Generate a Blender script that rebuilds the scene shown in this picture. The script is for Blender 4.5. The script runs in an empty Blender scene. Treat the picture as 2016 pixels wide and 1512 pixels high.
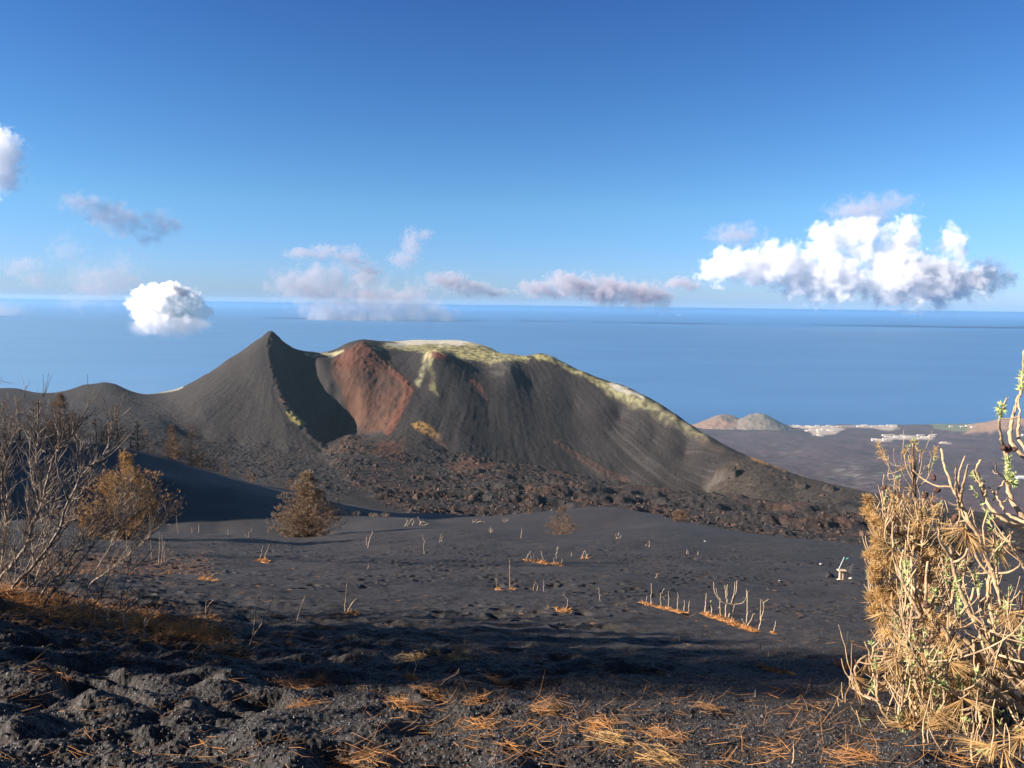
import bpy, bmesh, math, random
import numpy as np
from mathutils import Matrix, Vector

R = math.radians
RES = 1.0            # density of the terrain sheets
sc = bpy.context.scene
col = sc.collection

# ------------------------------------------------------------------ camera
PITCH, ROLL, LENS = R(6.35), R(0.75), 26.0
cam_d = bpy.data.cameras.new("camera")
cam_d.lens = LENS
cam_d.sensor_width = 36
cam_d.clip_start = 0.05
cam_d.clip_end = 600000
cam = bpy.data.objects.new("camera", cam_d)
col.objects.link(cam)
CM = (Matrix.Rotation(math.pi / 2 - PITCH, 3, 'X') @ Matrix.Rotation(ROLL, 3, 'Z'))
cam.matrix_world = CM.to_4x4()
sc.camera = cam

# ------------------------------------------------------------------ sky and sun
SUN_AZ = R(-102)      # measured from the view direction (+Y) towards +X
SUN_EL = R(25)
SKY_G = [(0.0, (0.44, 0.60, 1.05, 1)), (0.04, (0.50, 0.69, 1.08, 1)), (0.12, (0.52, 0.80, 1.02, 1)), (0.22, (0.42, 0.72, 1.0, 1)), (0.36, (0.30, 0.58, 0.95, 1)), (0.55, (0.42, 0.405, 0.44, 1))]
world = bpy.data.worlds.new("World")
sc.world = world
world.use_nodes = True
wn = world.node_tree
for n in list(wn.nodes):
    wn.nodes.remove(n)
sky = wn.nodes.new("ShaderNodeTexSky")
sky.sky_type = 'NISHITA'
sky.sun_disc = False
sky.sun_elevation = SUN_EL
sky.sun_rotation = SUN_AZ
sky.altitude = 1200
sky.air_density = 1.0
sky.dust_density = 0.3
sky.ozone_density = 3.0
# grade of the sky by height above the horizon (keeps the low sky blue instead of yellow)
tcw = wn.nodes.new("ShaderNodeTexCoord")
sxw = wn.nodes.new("ShaderNodeSeparateXYZ")
wn.links.new(tcw.outputs['Generated'], sxw.inputs[0])
rw = wn.nodes.new("ShaderNodeValToRGB")
cr = rw.color_ramp
cr.elements[0].position = 0.0; cr.elements[0].color = SKY_G[0][1]
cr.elements[1].position = SKY_G[-1][0]; cr.elements[1].color = SKY_G[-1][1]
for p_, c_ in SKY_G[1:-1]:
    e_ = cr.elements.new(p_); e_.color = c_
wn.links.new(sxw.outputs['Z'], rw.inputs[0])
hs = wn.nodes.new("ShaderNodeMix")
hs.data_type = 'RGBA'; hs.blend_type = 'MULTIPLY'; hs.inputs[0].default_value = 1.0
wn.links.new(rw.outputs[0], hs.inputs[7])
bg = wn.nodes.new("ShaderNodeBackground")
bg.inputs['Strength'].default_value = 0.053
wo = wn.nodes.new("ShaderNodeOutputWorld")
wn.links.new(sky.outputs[0], hs.inputs[6])
wn.links.new(hs.outputs[2], bg.inputs['Color'])
wn.links.new(bg.outputs[0], wo.inputs['Surface'])

sun_d = bpy.data.lights.new("sun", 'SUN')
sun_d.energy = 5.0
sun_d.angle = R(0.53)
sun_d.color = (1.0, 0.88, 0.76)
sun = bpy.data.objects.new("sun", sun_d)
col.objects.link(sun)
sv = Vector((math.cos(SUN_EL) * math.sin(SUN_AZ), math.cos(SUN_EL) * math.cos(SUN_AZ), math.sin(SUN_EL)))
sun.rotation_euler = sv.to_track_quat('Z', 'Y').to_euler()
sun.location = (-50, -50, 80)

sc.view_settings.view_transform = 'Standard'
sc.view_settings.look = 'None'
sc.view_settings.gamma = 1.0
sc.view_settings.use_curve_mapping = False
sc.view_settings.exposure = 1.5
sc.render.engine = 'CYCLES'
sc.cycles.use_denoising = True
try:
    sc.cycles.denoiser = 'OPENIMAGEDENOISE'
except Exception:
    pass
sc.cycles.max_bounces = 8
sc.cycles.diffuse_bounces = 2
sc.cycles.glossy_bounces = 2
sc.cycles.transmission_bounces = 2
sc.cycles.volume_bounces = 10
sc.cycles.transparent_max_bounces = 8
sc.cycles.sample_clamp_indirect = 8
sc.cycles.volume_step_rate = 0.7
sc.cycles.volume_max_steps = 220

# ------------------------------------------------------------------ pixel <-> world helpers (2016 x 1512 photograph)
FP = 2016 * LENS / 36.0
CMn = np.array(CM)

def uq(px, py):
    """direction of a photograph pixel as slopes X/Y and Z/Y"""
    px = np.asarray(px, float); py = np.asarray(py, float)
    l = np.stack([(px - 1008) / FP, -(py - 756) / FP, -np.ones_like(px)], -1)
    w = l @ CMn.T
    return w[..., 0] / w[..., 1], w[..., 2] / w[..., 1]

def proj(P):
    l = np.asarray(P) @ CMn
    d = -l[..., 2]
    return 1008 + FP * l[..., 0] / d, 756 - FP * l[..., 1] / d

def at(px, py, Y):
    u, q = uq(px, py)
    return Vector((float(u) * Y, Y, float(q) * Y))

# ------------------------------------------------------------------ numpy noise
def _h(ix, iy, s):
    h = (ix.astype(np.int64) * 374761393 + iy.astype(np.int64) * 668265263 + s * 982451653) & 0xFFFFFFFF
    h = ((h ^ (h >> 13)) * 1274126177) & 0xFFFFFFFF
    h = ((h ^ (h >> 16)) * 2246822519) & 0xFFFFFFFF
    h = h ^ (h >> 15)
    return (h & 0xFFFFFF) / float(0xFFFFFF)

def noise(x, y, s=0):
    """gradient noise about -0.7 .. 0.7"""
    x0 = np.floor(x); y0 = np.floor(y)
    fx = x - x0; fy = y - y0
    wx = fx * fx * fx * (fx * (fx * 6 - 15) + 10); wy = fy * fy * fy * (fy * (fy * 6 - 15) + 10)
    out = 0
    for dx in (0, 1):
        for dy in (0, 1):
            a = _h(x0 + dx, y0 + dy, s) * (2 * math.pi)
            g = np.cos(a) * (fx - dx) + np.sin(a) * (fy - dy)
            out = out + g * (wx if dx else 1 - wx) * (wy if dy else 1 - wy)
    return out

def fbm(x, y, s=0, o=4, gain=0.5, lac=2.03):
    a, t, f = 1.0, 0.0, 1.0
    for i in range(o):
        t = t + a * noise(x * f + 17.3 * i, y * f - 9.1 * i, s + i)
        a *= gain; f *= lac
    return t

def ridged(x, y, s=0, o=4):
    a, t, f = 1.0, 0.0, 1.0
    for i in range(o):
        t = t + a * (0.35 - np.abs(noise(x * f + 5.2 * i, y * f + 3.7 * i, s + i)))
        a *= 0.55; f *= 2.1
    return t

def worley(x, y, s=0):
    x0 = np.floor(x); y0 = np.floor(y)
    best = np.full(np.shape(x), 9.0); cid = np.zeros(np.shape(x))
    for dx in (-1, 0, 1):
        for dy in (-1, 0, 1):
            cx = x0 + dx; cy = y0 + dy
            d = (cx + _h(cx, cy, s) - x) ** 2 + (cy + _h(cx, cy, s + 7) - y) ** 2
            m = d < best
            best = np.where(m, d, best); cid = np.where(m, _h(cx, cy, s + 13), cid)
    return np.sqrt(best), cid

def sstep(a, b, x):
    t = np.clip((x - a) / (b - a), 0, 1)
    return t * t * (3 - 2 * t)

def polymask(px, py, poly, soft):
    """soft mask of a polygon, 1 inside .. 0 outside"""
    poly = np.array(poly, float)
    out = np.zeros(px.shape)
    lo = poly.min(0) - soft * 2; hi = poly.max(0) + soft * 2
    sel = (px > lo[0]) & (px < hi[0]) & (py > lo[1]) & (py < hi[1])
    x = px[sel]; y = py[sel]
    if not len(x):
        return out
    d = np.full(x.shape, 1e9); ins = np.zeros(x.shape, bool)
    n = len(poly)
    for i in range(n):
        ax, ay = poly[i]; bx, by = poly[(i + 1) % n]
        ex, ey = bx - ax, by - ay
        t = np.clip(((x - ax) * ex + (y - ay) * ey) / (ex * ex + ey * ey + 1e-9), 0, 1)
        d = np.minimum(d, np.hypot(x - ax - t * ex, y - ay - t * ey))
        c = (ay > y) != (by > y)
        with np.errstate(divide='ignore', invalid='ignore'):
            ins ^= c & (x < ex * (y - ay) / (ey if ey else 1e-9) + ax)
    out[sel] = sstep(-soft, soft, np.where(ins, d, -d))
    return out

def linemask(px, py, pts, w):
    """soft distance mask round a polyline; pts hold (x, y, halfwidth factor)"""
    out = np.zeros(px.shape)
    P = np.array(pts, float)
    m = w * P[:, 2].max() * 3
    sel = (px > P[:, 0].min() - m) & (px < P[:, 0].max() + m) & (py > P[:, 1].min() - m) & (py < P[:, 1].max() + m)
    x = px[sel]; y = py[sel]; o = np.zeros(x.shape)
    for i in range(len(P) - 1):
        ax, ay, aw = P[i]; bx, by, bw = P[i + 1]
        ex, ey = bx - ax, by - ay
        t = np.clip(((x - ax) * ex + (y - ay) * ey) / (ex * ex + ey * ey + 1e-9), 0, 1)
        d = np.hypot(x - ax - t * ex, y - ay - t * ey) / (w * (aw + (bw - aw) * t) + 1e-6)
        o = np.maximum(o, 1 - sstep(0.4, 1.6, d))
    out[sel] = o
    return out

def blur(a, n):
    """n passes of a small separable blur"""
    for _ in range(n):
        b = a.copy()
        b[1:-1] = (a[:-2] + 2 * a[1:-1] + a[2:]) / 4
        a = b.copy()
        a[:, 1:-1] = (b[:, :-2] + 2 * b[:, 1:-1] + b[:, 2:]) / 4
    return a

# ------------------------------------------------------------------ heightfields
def surface(ctrl, us, Ys, ky=0.5, step=4):
    """fit Z/Y over (X/Y, ln Y) through control points (px, py, Y) and sample it on a grid"""
    C = np.array(ctrl, float)
    u, q = uq(C[:, 0], C[:, 1])
    A = np.stack([u, ky * np.log(C[:, 2])], 1)
    n = len(A)
    D = np.sqrt(((A[:, None] - A[None]) ** 2).sum(-1) + 1e-6)
    M = np.zeros((n + 3, n + 3)); M[:n, :n] = D - np.eye(n) * 1e-4
    M[:n, n] = 1; M[:n, n + 1:] = A; M[n, :n] = 1; M[n + 1:, :n] = A.T
    W = np.linalg.solve(M, np.concatenate([q, [0, 0, 0]]))
    ui = np.unique(np.append(np.arange(0, len(us), step), len(us) - 1))
    yi = np.unique(np.append(np.arange(0, len(Ys), step), len(Ys) - 1))
    U, V = np.meshgrid(us[ui], ky * np.log(Ys[yi]))
    Q = W[n] + W[n + 1] * U + W[n + 2] * V
    for k in range(n):
        Q = Q + W[k] * np.sqrt((U - A[k, 0]) ** 2 + (V - A[k, 1]) ** 2 + 1e-6)
    # linear upsampling, columns then rows
    T = np.empty((len(yi), len(us)))
    for r in range(len(yi)):
        T[r] = np.interp(np.arange(len(us)), ui, Q[r])
    F = np.empty((len(Ys), len(us)))
    k = np.clip(np.searchsorted(yi, np.arange(len(Ys)), side='right') - 1, 0, len(yi) - 2)
    f = ((np.arange(len(Ys)) - yi[k]) / (yi[k + 1] - yi[k]))[:, None]
    F = T[k] * (1 - f) + T[k + 1] * f
    return F

def grid_mesh(name, X, Y, Z, mat, colour=None, kind='structure'):
    r, c = X.shape
    co = np.stack([X, Y, Z], -1).reshape(-1, 3).astype(np.float32)
    i = np.arange(r * c).reshape(r, c)
    f = np.stack([i[:-1, :-1], i[:-1, 1:], i[1:, 1:], i[1:, :-1]], -1).reshape(-1, 4)
    return raw_mesh(name, co, f, mat, colour, smooth=True, kind=kind)

def raw_mesh(name, co, faces, mat, colour=None, smooth=False, kind=None, parent=None, attrs=None):
    co = np.asarray(co, np.float32).reshape(-1, 3)
    faces = np.asarray(faces, np.int32)
    me = bpy.data.meshes.new(name)
    me.vertices.add(len(co)); me.vertices.foreach_set('co', co.ravel())
    nf, k = faces.shape
    me.loops.add(nf * k); me.loops.foreach_set('vertex_index', faces.ravel())
    me.polygons.add(nf)
    me.polygons.foreach_set('loop_start', np.arange(0, nf * k, k, dtype=np.int32))
    me.polygons.foreach_set('use_smooth', np.full(nf, smooth))
    me.update()
    if colour is not None:
        a = me.color_attributes.new('tint', 'FLOAT_COLOR', 'POINT')
        cc = np.ones((len(co), 4), np.float32); cc[:, :3] = np.asarray(colour).reshape(-1, 3)
        a.data.foreach_set('color', cc.ravel())
    me.materials.append(mat)
    o = bpy.data.objects.new(name, me)
    col.objects.link(o)
    if kind:
        o['kind'] = kind
    if parent:
        o.parent = parent
    return o

def tag(o, label, cat, group=None, kind=None):
    o['label'] = label; o['category'] = cat
    if group: o['group'] = group
    if kind: o['kind'] = kind
    return o

def empty(name, loc, label, cat, group=None, rz=0):
    o = bpy.data.objects.new(name, None)
    o.empty_display_size = 0.2
    col.objects.link(o)
    o.location = loc; o.rotation_euler = (0, 0, rz)
    return tag(o, label, cat, group)

def copy_tree(o, parent=None):
    c = o.copy(); col.objects.link(c)
    if parent: c.parent = parent
    for ch in list(o.children):
        copy_tree(ch, c)
    return c

# ------------------------------------------------------------------ materials
class N:
    def __init__(s, name):
        s.m = bpy.data.materials.new(name); s.m.use_nodes = True
        s.t = s.m.node_tree
        for n in list(s.t.nodes): s.t.nodes.remove(n)
        s.out = s.t.nodes.new('ShaderNodeOutputMaterial')
    def n(s, k, **kw):
        n = s.t.nodes.new(k)
        for a, b in kw.items(): setattr(n, a, b)
        return n
    def l(s, a, b): s.t.links.new(a, b)
    def setin(s, sock, v):
        if isinstance(v, bpy.types.NodeSocket): s.l(v, sock)
        else: sock.default_value = v
    def math(s, op, a, b=0.0, c=None, clamp=False):
        n = s.n('ShaderNodeMath', operation=op, use_clamp=clamp)
        s.setin(n.inputs[0], a); s.setin(n.inputs[1], b)
        if c is not None: s.setin(n.inputs[2], c)
        return n.outputs[0]
    def mixc(s, f, a, b, mode='MIX'):
        n = s.n('ShaderNodeMix', data_type='RGBA', blend_type=mode)
        s.setin(n.inputs[0], f); s.setin(n.inputs[6], a); s.setin(n.inputs[7], b)
        return n.outputs[2]
    def noise(s, vec, scale, detail=4, rough=0.55, out=0):
        n = s.n('ShaderNodeTexNoise')
        n.inputs['Scale'].default_value = scale; n.inputs['Detail'].default_value = detail
        n.inputs['Roughness'].default_value = rough
        if vec is not None: s.l(vec, n.inputs['Vector'])
        return n.outputs[out]
    def ramp(s, fac, a, b, lo=0.0, hi=1.0):
        n = s.n('ShaderNodeMapRange', interpolation_type='SMOOTHSTEP')
        s.setin(n.inputs[0], fac); n.inputs[1].default_value = a; n.inputs[2].default_value = b
        n.inputs[3].default_value = lo; n.inputs[4].default_value = hi
        return n.outputs[0]
    def obj(s): return s.n('ShaderNodeTexCoord').outputs['Object']
    def bsdf(s, colour, rough=0.8, spec=0.3, bump=None, bd=0.05, bs=1.0):
        p = s.n('ShaderNodeBsdfPrincipled')
        s.setin(p.inputs['Base Color'], colour if not isinstance(colour, tuple) else (*colour, 1)[:4])
        s.setin(p.inputs['Roughness'], rough)
        p.inputs['Specular IOR Level'].default_value = spec
        if bump is not None:
            b = s.n('ShaderNodeBump'); b.inputs['Distance'].default_value = bd; b.inputs['Strength'].default_value = bs
            s.l(bump, b.inputs['Height']); s.l(b.outputs[0], p.inputs['Normal'])
        s.l(p.outputs[0], s.out.inputs['Surface'])
        return p

def terrain_mat(name, scales, bd, rough=0.9, spec=0.15, var=0.35, speck=None):
    """vertex 'tint' times several sizes of noise, with bump"""
    m = N(name)
    a = m.n('ShaderNodeAttribute', attribute_name='tint').outputs['Color']
    o = m.obj()
    f = None; h = None
    for k, (s_, w_) in enumerate(scales):
        t = m.noise(o, s_, 5, 0.6)
        f = m.math('MULTIPLY', m.math('SUBTRACT', t, 0.5), w_) if f is None else m.math('ADD', f, m.math('MULTIPLY', m.math('SUBTRACT', t, 0.5), w_))
    v = m.math('ADD', 1.0, m.math('MULTIPLY', f, var * 4))
    v = m.math('MAXIMUM', v, 0.25)
    cb = m.n('ShaderNodeCombineColor'); [m.l(v, cb.inputs[i]) for i in range(3)]
    c = m.mixc(1.0, a, cb.outputs[0], 'MULTIPLY')
    if speck:
        sc_, th, cc = speck
        vo = m.n('ShaderNodeTexVoronoi'); vo.inputs['Scale'].default_value = sc_; m.l(o, vo.inputs['Vector'])
        sp = m.n('ShaderNodeSeparateColor'); m.l(vo.outputs['Color'], sp.inputs[0])
        c = m.mixc(m.math('MULTIPLY', m.math('GREATER_THAN', sp.outputs[0], th), 0.6), c, (*cc, 1))
    m.bsdf(c, rough, spec, bump=f, bd=bd)
    return m.m

def bark_mat(name, c1, c2, scale=12, rough=0.85):
    m = N(name)
    o = m.obj()
    c = m.mixc(m.ramp(m.noise(o, scale, 4), 0.35, 0.65), (*c1, 1), (*c2, 1))
    m.bsdf(c, rough, 0.15, bump=m.noise(o, scale * 3, 3), bd=0.01)
    return m.m

def leaf_mat(name, c1, c2, scale=3, trans=0.25, rough=0.7):
    m = N(name)
    o = m.obj()
    c = m.mixc(m.ramp(m.noise(o, scale, 3), 0.35, 0.65), (*c1, 1), (*c2, 1))
    p = m.bsdf(c, rough, 0.2)
    t = m.n('ShaderNodeBsdfTranslucent'); m.l(c, t.inputs[0])
    x = m.n('ShaderNodeMixShader'); x.inputs[0].default_value = trans
    m.l(p.outputs[0], x.inputs[1]); m.l(t.outputs[0], x.inputs[2]); m.l(x.outputs[0], m.out.inputs['Surface'])
    return m.m
# =================================================================== large structure
SEA = -1180.0
# ------------------------------------------------------------------ sea
m = N('sea_water')
o_ = m.obj()
mp = m.n('ShaderNodeMapping'); mp.inputs['Scale'].default_value = (0.3, 1.0, 1.0); m.l(o_, mp.inputs['Vector'])
big = m.noise(mp.outputs[0], 0.0007, 5, 0.6)
mid = m.noise(mp.outputs[0], 0.006, 4, 0.6)
c = m.mixc(m.ramp(big, 0.3, 0.7), (0.016, 0.100, 0.275, 1), (0.025, 0.122, 0.31, 1))
c = m.mixc(m.ramp(mid, 0.70, 0.80, 0, 0.12), c, (0.35, 0.45, 0.55, 1))
m.bsdf(c, 0.6, 0.4, bump=m.noise(mp.outputs[0], 0.02, 6, 0.7), bd=12, bs=0.35)
bm = bmesh.new()
a = [-220000, -60000, -20000, 0, 20000, 60000, 220000]
b = [-3000, 3000, 9000, 20000, 60000, 250000]
vv = [[bm.verts.new((x, y, SEA)) for x in a] for y in b]
for j in range(len(b) - 1):
    for i in range(len(a) - 1):
        bm.faces.new((vv[j][i], vv[j][i + 1], vv[j + 1][i + 1], vv[j + 1][i]))
me = bpy.data.meshes.new('sea'); bm.to_mesh(me); bm.free(); me.materials.append(m.m)
sea = bpy.data.objects.new('sea', me); col.objects.link(sea); sea['kind'] = 'structure'

# ------------------------------------------------------------------ coastal plain
us = np.linspace(-0.9, 1.1, 700)
Ys = np.geomspace(1500, 9000, 420)
U, YY = np.meshgrid(us, Ys)
X = U * YY
sx_ = np.array([-2000, 0, 1000, 1385, 1540, 1700, 1860, 1960, 2100, 2500]); su, sq = uq(sx_, np.array([838, 838, 838, 840, 839, 838, 836.5, 836, 836, 838]))
sY = SEA / sq; sX = su * sY; so_ = np.argsort(sX)
shore = np.interp(X, sX[so_], sY[so_]) + 60 * fbm(X / 500, X * 0 + 3, 3) + 25 * fbm(X / 150, X * 0, 8)
t = (shore - YY) / 4500
Z = SEA + np.where(t > 0, 18 * sstep(0, 0.02, t) + 330 * np.clip(t, 0, None) ** 1.25 + 60 * t, -60 * sstep(0, 0.01, -t))
Z += np.where(t > 0, 1, 0) * np.clip(t * 8, 0, 1) * (26 * fbm(X / 500, YY / 500, 5, 5) + 10 * ridged(X / 90, YY / 90, 9, 3))
# distant brown slope and green fields on the right
px, py = proj(np.stack([X, YY, Z], -1))
hill2 = np.exp(-(((X - 4700) / 560) ** 2 + ((YY - 6600) / 380) ** 2))
Z += 130 * hill2 * (t > 0)
lavac = np.array([0.060, 0.037, 0.042]); 
tint = lavac * (1 + 0.5 * fbm(X / 400, YY / 400, 31, 4))[..., None]
g = 1 - sstep(-0.02, 0.18, fbm(X / 700, YY / 700, 77, 3) + 0.10 * (YY - 4500) / 1000)
def blendc(tint, m_, c_):
    return tint * (1 - m_[..., None]) + np.array(c_) * m_[..., None]
tint = blendc(tint, polymask(px, py, [(1350, 700), (1400, 860), (1540, 842), (1700, 846), (1720, 840), (1850, 836), (1850, 700)], 3) * 0.0, (0.2, 0.18, 0.15))
wx = px + 14 * fbm(px / 26, py / 8, 5, 3); wy = py + 3 * fbm(px / 20, py / 8, 6, 3)
tint = blendc(tint, polymask(wx, wy, [(1825, 836), (1840, 846), (1900, 856), (1960, 850), (2300, 850), (2300, 815), (1830, 815)], 2), (0.11, 0.12, 0.075))
tint = blendc(tint, polymask(wx, wy, [(1895, 858), (1925, 835), (1960, 826), (2020, 822), (2400, 815), (2400, 870), (2000, 856)], 2), (0.24, 0.15, 0.10))
tint = blendc(tint, 0.9 * polymask(wx, wy, [(1540, 837), (1560, 842), (1640, 845), (1660, 841), (1720, 842), (1740, 848), (1770, 847), (1762, 838), (1730, 833), (1650, 838)], 1.6), (0.22, 0.18, 0.15))
for pl_ in ([(1545, 838), (1640, 840), (1665, 844), (1640, 856), (1600, 856), (1590, 846)], [(1690, 842), (1720, 836), (1765, 841), (1750, 846)], [(1735, 860), (1770, 857), (1840, 860), (1838, 866), (1760, 865)], [(1716, 864), (1762, 863), (1758, 869), (1720, 870)], [(1850, 872), (1872, 871), (1870, 875)], [(1600, 857), (1622, 857), (1620, 861)]):
    tint = blendc(tint, 0.8 * polymask(wx * .4 + px * .6, wy * .3 + py * .7, pl_, 1.6), (0.40, 0.33, 0.28))
# pale green-grey patches on the old lava
pt = fbm(X / 120, YY / 55, 41, 4)
tint = blendc(tint, 0.55 * sstep(0.12, 0.4, pt) * np.maximum(polymask(px, py, [(1600, 925), (1720, 900), (1800, 915), (1760, 975), (1640, 965)], 25),
     np.maximum(polymask(px, py, [(1500, 865), (1580, 870), (1640, 905), (1560, 905)], 15) * 0.6, polymask(px, py, [(1400, 880), (2000, 880), (2000, 960), (1400, 900)], 20) * 0.25)), (0.15, 0.17, 0.15))
plain_mat = terrain_mat('old_lava_plain', [(0.004, 0.5), (0.02, 0.6), (0.09, 0.5)], 6, var=0.3)
grid_mesh('coastal_plain', X, YY, Z, plain_mat, tint)

# ------------------------------------------------------------------ twin cones on the shore
def small_hill(name, cx, cy, rx, ry, h, dips, c1, c2, sd, label=None):
    n = 90
    gx, gy = np.meshgrid(np.linspace(-1.25, 1.25, n), np.linspace(-1.25, 1.25, n))
    X = cx + gx * rx; Y = cy + gy * ry
    rr = np.hypot(gx, gy) * (1 + 0.10 * fbm(gx * 2, gy * 2, sd, 3))
    Z = h * np.clip(1 - rr, -0.3, 1) ** 1.0
    Z = np.where(rr > 1, -h * 0.4 * (rr - 1) * 4, h * (1 - np.clip(rr, 0, 1)) ** 1.05)
    Z = np.where(Z > h * 0.78, h * 0.78 + (Z - h * 0.78) * 0.35, Z)
    for (dx, dy, dr, dh) in dips:
        Z = Z - dh * np.exp(-((gx - dx) ** 2 + (gy - dy) ** 2) / dr ** 2)
    Z = Z + h * 0.05 * fbm(gx * 7, gy * 7, sd + 3, 4)
    k = sstep(-0.3, 0.3, fbm(gx * 3, gy * 3, sd + 9, 3) + gx * 0.6)[..., None]
    t = np.array(c1) * (1 - k) + np.array(c2) * k
    o = grid_mesh(name, X, Y, SEA + 14 + Z, plain_mat, t)
    return o
p1 = at(1432, 840, 6900); p2 = at(1494, 840, 6850)
small_hill('hill', p1.x, 6960, 330, 300, 150, [(0.1, -0.25, 0.22, 28)], (0.19, 0.115, 0.08), (0.15, 0.115, 0.09), 4)
small_hill('hill', p2.x, 6870, 350, 300, 185, [(-0.15, -0.1, 0.16, 20)], (0.15, 0.12, 0.095), (0.115, 0.105, 0.09), 14)

# ------------------------------------------------------------------ volcano with its lava field
V = []
def P(*a): V.extend(a)
# far skyline left
P((-500, 790, 1080), (-200, 770, 1080), (0, 765, 1060), (40, 766, 1060), (72, 778, 1050), (100, 776, 1040), (130, 770, 1020), (165, 757, 1010), (205, 751, 1005), (228, 756, 1005), (250, 767, 1010), (275, 776, 1020),
  (300, 777, 1040), (330, 770, 1040), (365, 760, 1000), (400, 740, 1010), (450, 705, 1030), (500, 675, 1045), (520, 664, 1050), (535, 659, 1052))
SKY = [(-500, 790, 1080), (-200, 770, 1080), (0, 765, 1060), (72, 778, 1050), (130, 770, 1020), (205, 751, 1005), (250, 767, 1010), (300, 777, 1045), (365, 760, 1000), (450, 705, 1030), (535, 659, 1052),
       (560, 677, 1085), (590, 693, 1130), (625, 702, 1180), (650, 699, 1190), (780, 673, 1230), (860, 669, 1260), (920, 673, 1250), (965, 684, 1230), (1000, 697, 1200), (1063, 695, 1160), (1150, 735, 1120),
       (1240, 768, 1090), (1300, 797, 1060), (1360, 838, 1020), (1400, 865, 985), (1460, 893, 950), (1550, 928, 900), (1620, 948, 870), (1700, 966, 850), (1850, 990, 840), (2100, 1010, 840)]
for (a, b, y) in SKY:
    P((a, b + 45, y + 130), (a, b + 150, y + 420))
# knoll face and foreland
P((130, 800, 900), (205, 785, 930), (280, 800, 920), (205, 840, 720), (60, 830, 740), (-300, 830, 740), (320, 835, 810), (300, 870, 560), (130, 880, 450), (-300, 900, 420), (350, 800, 920), (330, 787, 960))
# left cone face
P((350, 835, 850), (400, 860, 830), (470, 872, 830), (540, 880, 830), (590, 888, 825), (640, 892, 835))
P((430, 790, 915), (500, 780, 935), (470, 740, 975), (520, 720, 990), (400, 810, 885), (560, 840, 870))
# knife ridge from peak to the front
P((535, 672, 1042), (529, 690, 1022), (531, 715, 998), (540, 742, 972), (552, 770, 948), (562, 792, 928), (575, 815, 905), (596, 838, 886), (615, 862, 866), (640, 886, 845))
# crater valley, left slope in shade
P((548, 667, 1068), (560, 677, 1085), (575, 688, 1110), (590, 693, 1130), (608, 698, 1160), (625, 702, 1180), (650, 699, 1190), (668, 694, 1190))
P((548, 667, 1066), (560, 677, 1083), (575, 686, 1105), (590, 693, 1130), (608, 698, 1150), (650, 699, 1180))
P((562, 722, 1040), (578, 758, 1000), (592, 790, 972), (608, 822, 945))
P((603, 735, 1042), (606, 768, 1012), (624, 800, 990), (642, 822, 982), (662, 838, 980), (690, 848, 965))
P((650, 862, 900), (680, 858, 915), (720, 862, 915))
P((625, 706, 1054), (633, 724, 1032), (648, 762, 1003), (670, 797, 988), (696, 832, 972))
# red hill
P((655, 700, 1082), (672, 690, 1076), (690, 680, 1070), (710, 675, 1068), (730, 679, 1070), (745, 690, 1066), (757, 712, 1052), (775, 727, 1038), (800, 757, 1010), (808, 768, 1000), (798, 790, 978), (780, 825, 945), (762, 852, 915))
P((690, 735, 1018), (712, 790, 980), (742, 755, 1014), (735, 835, 950), (670, 715, 1052))
# basin between, vent
P((765, 690, 1085), (790, 705, 1070), (810, 722, 1050), (775, 682, 1110), (810, 690, 1110))
P((830, 706, 1062), (845, 700, 1060), (858, 697, 1060), (872, 700, 1062), (888, 706, 1066), (905, 712, 1070), (930, 722, 1075), (900, 704, 1120), (950, 712, 1110))
P((780, 673, 1230), (820, 670, 1250), (860, 669, 1260), (890, 669, 1258), (920, 673, 1250), (945, 678, 1240), (965, 684, 1230), (985, 696, 1200), (1010, 698, 1190), (1035, 701, 1180))
P((860, 684, 1170), (930, 692, 1160), (800, 680, 1160), (970, 703, 1130), (1010, 710, 1120), (1000, 725, 1085))
P((1050, 698, 1170), (1063, 695, 1165), (1085, 701, 1155), (1115, 717, 1140), (1150, 735, 1122), (1180, 750, 1110), (1200, 757, 1105), (1220, 761, 1098), (1240, 768, 1090), (1270, 782, 1075), (1300, 797, 1060),
  (1330, 817, 1040), (1360, 838, 1020), (1385, 856, 1000), (1400, 865, 985), (1430, 880, 965), (1460, 893, 950), (1500, 907, 925), (1550, 928, 900), (1590, 941, 885), (1620, 948, 870), (1660, 957, 860), (1700, 966, 850), (1760, 975, 845), (1850, 990, 840), (2100, 1010, 840))
# front faces of the main cone
P((830, 760, 1010), (825, 820, 945), (800, 872, 880), (880, 780, 1000), (900, 850, 935), (880, 895, 885), (960, 800, 1010), (980, 870, 945), (970, 915, 895), (1050, 760, 1080), (1060, 840, 1005), (1060, 900, 940), (1050, 930, 905),
  (1130, 800, 1065), (1140, 870, 1000), (1140, 945, 915), (1220, 820, 1058), (1220, 900, 975), (1220, 957, 915), (1290, 860, 1010), (1300, 920, 945), (1310, 968, 895), (1350, 890, 985), (1385, 920, 930), (1390, 972, 885))
# foreland on the right
P((1430, 930, 880), (1500, 950, 830), (1450, 975, 810), (1560, 975, 800), (1640, 985, 760), (1720, 1000, 720), (1850, 1020, 700), (2100, 1040, 700))
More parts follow.
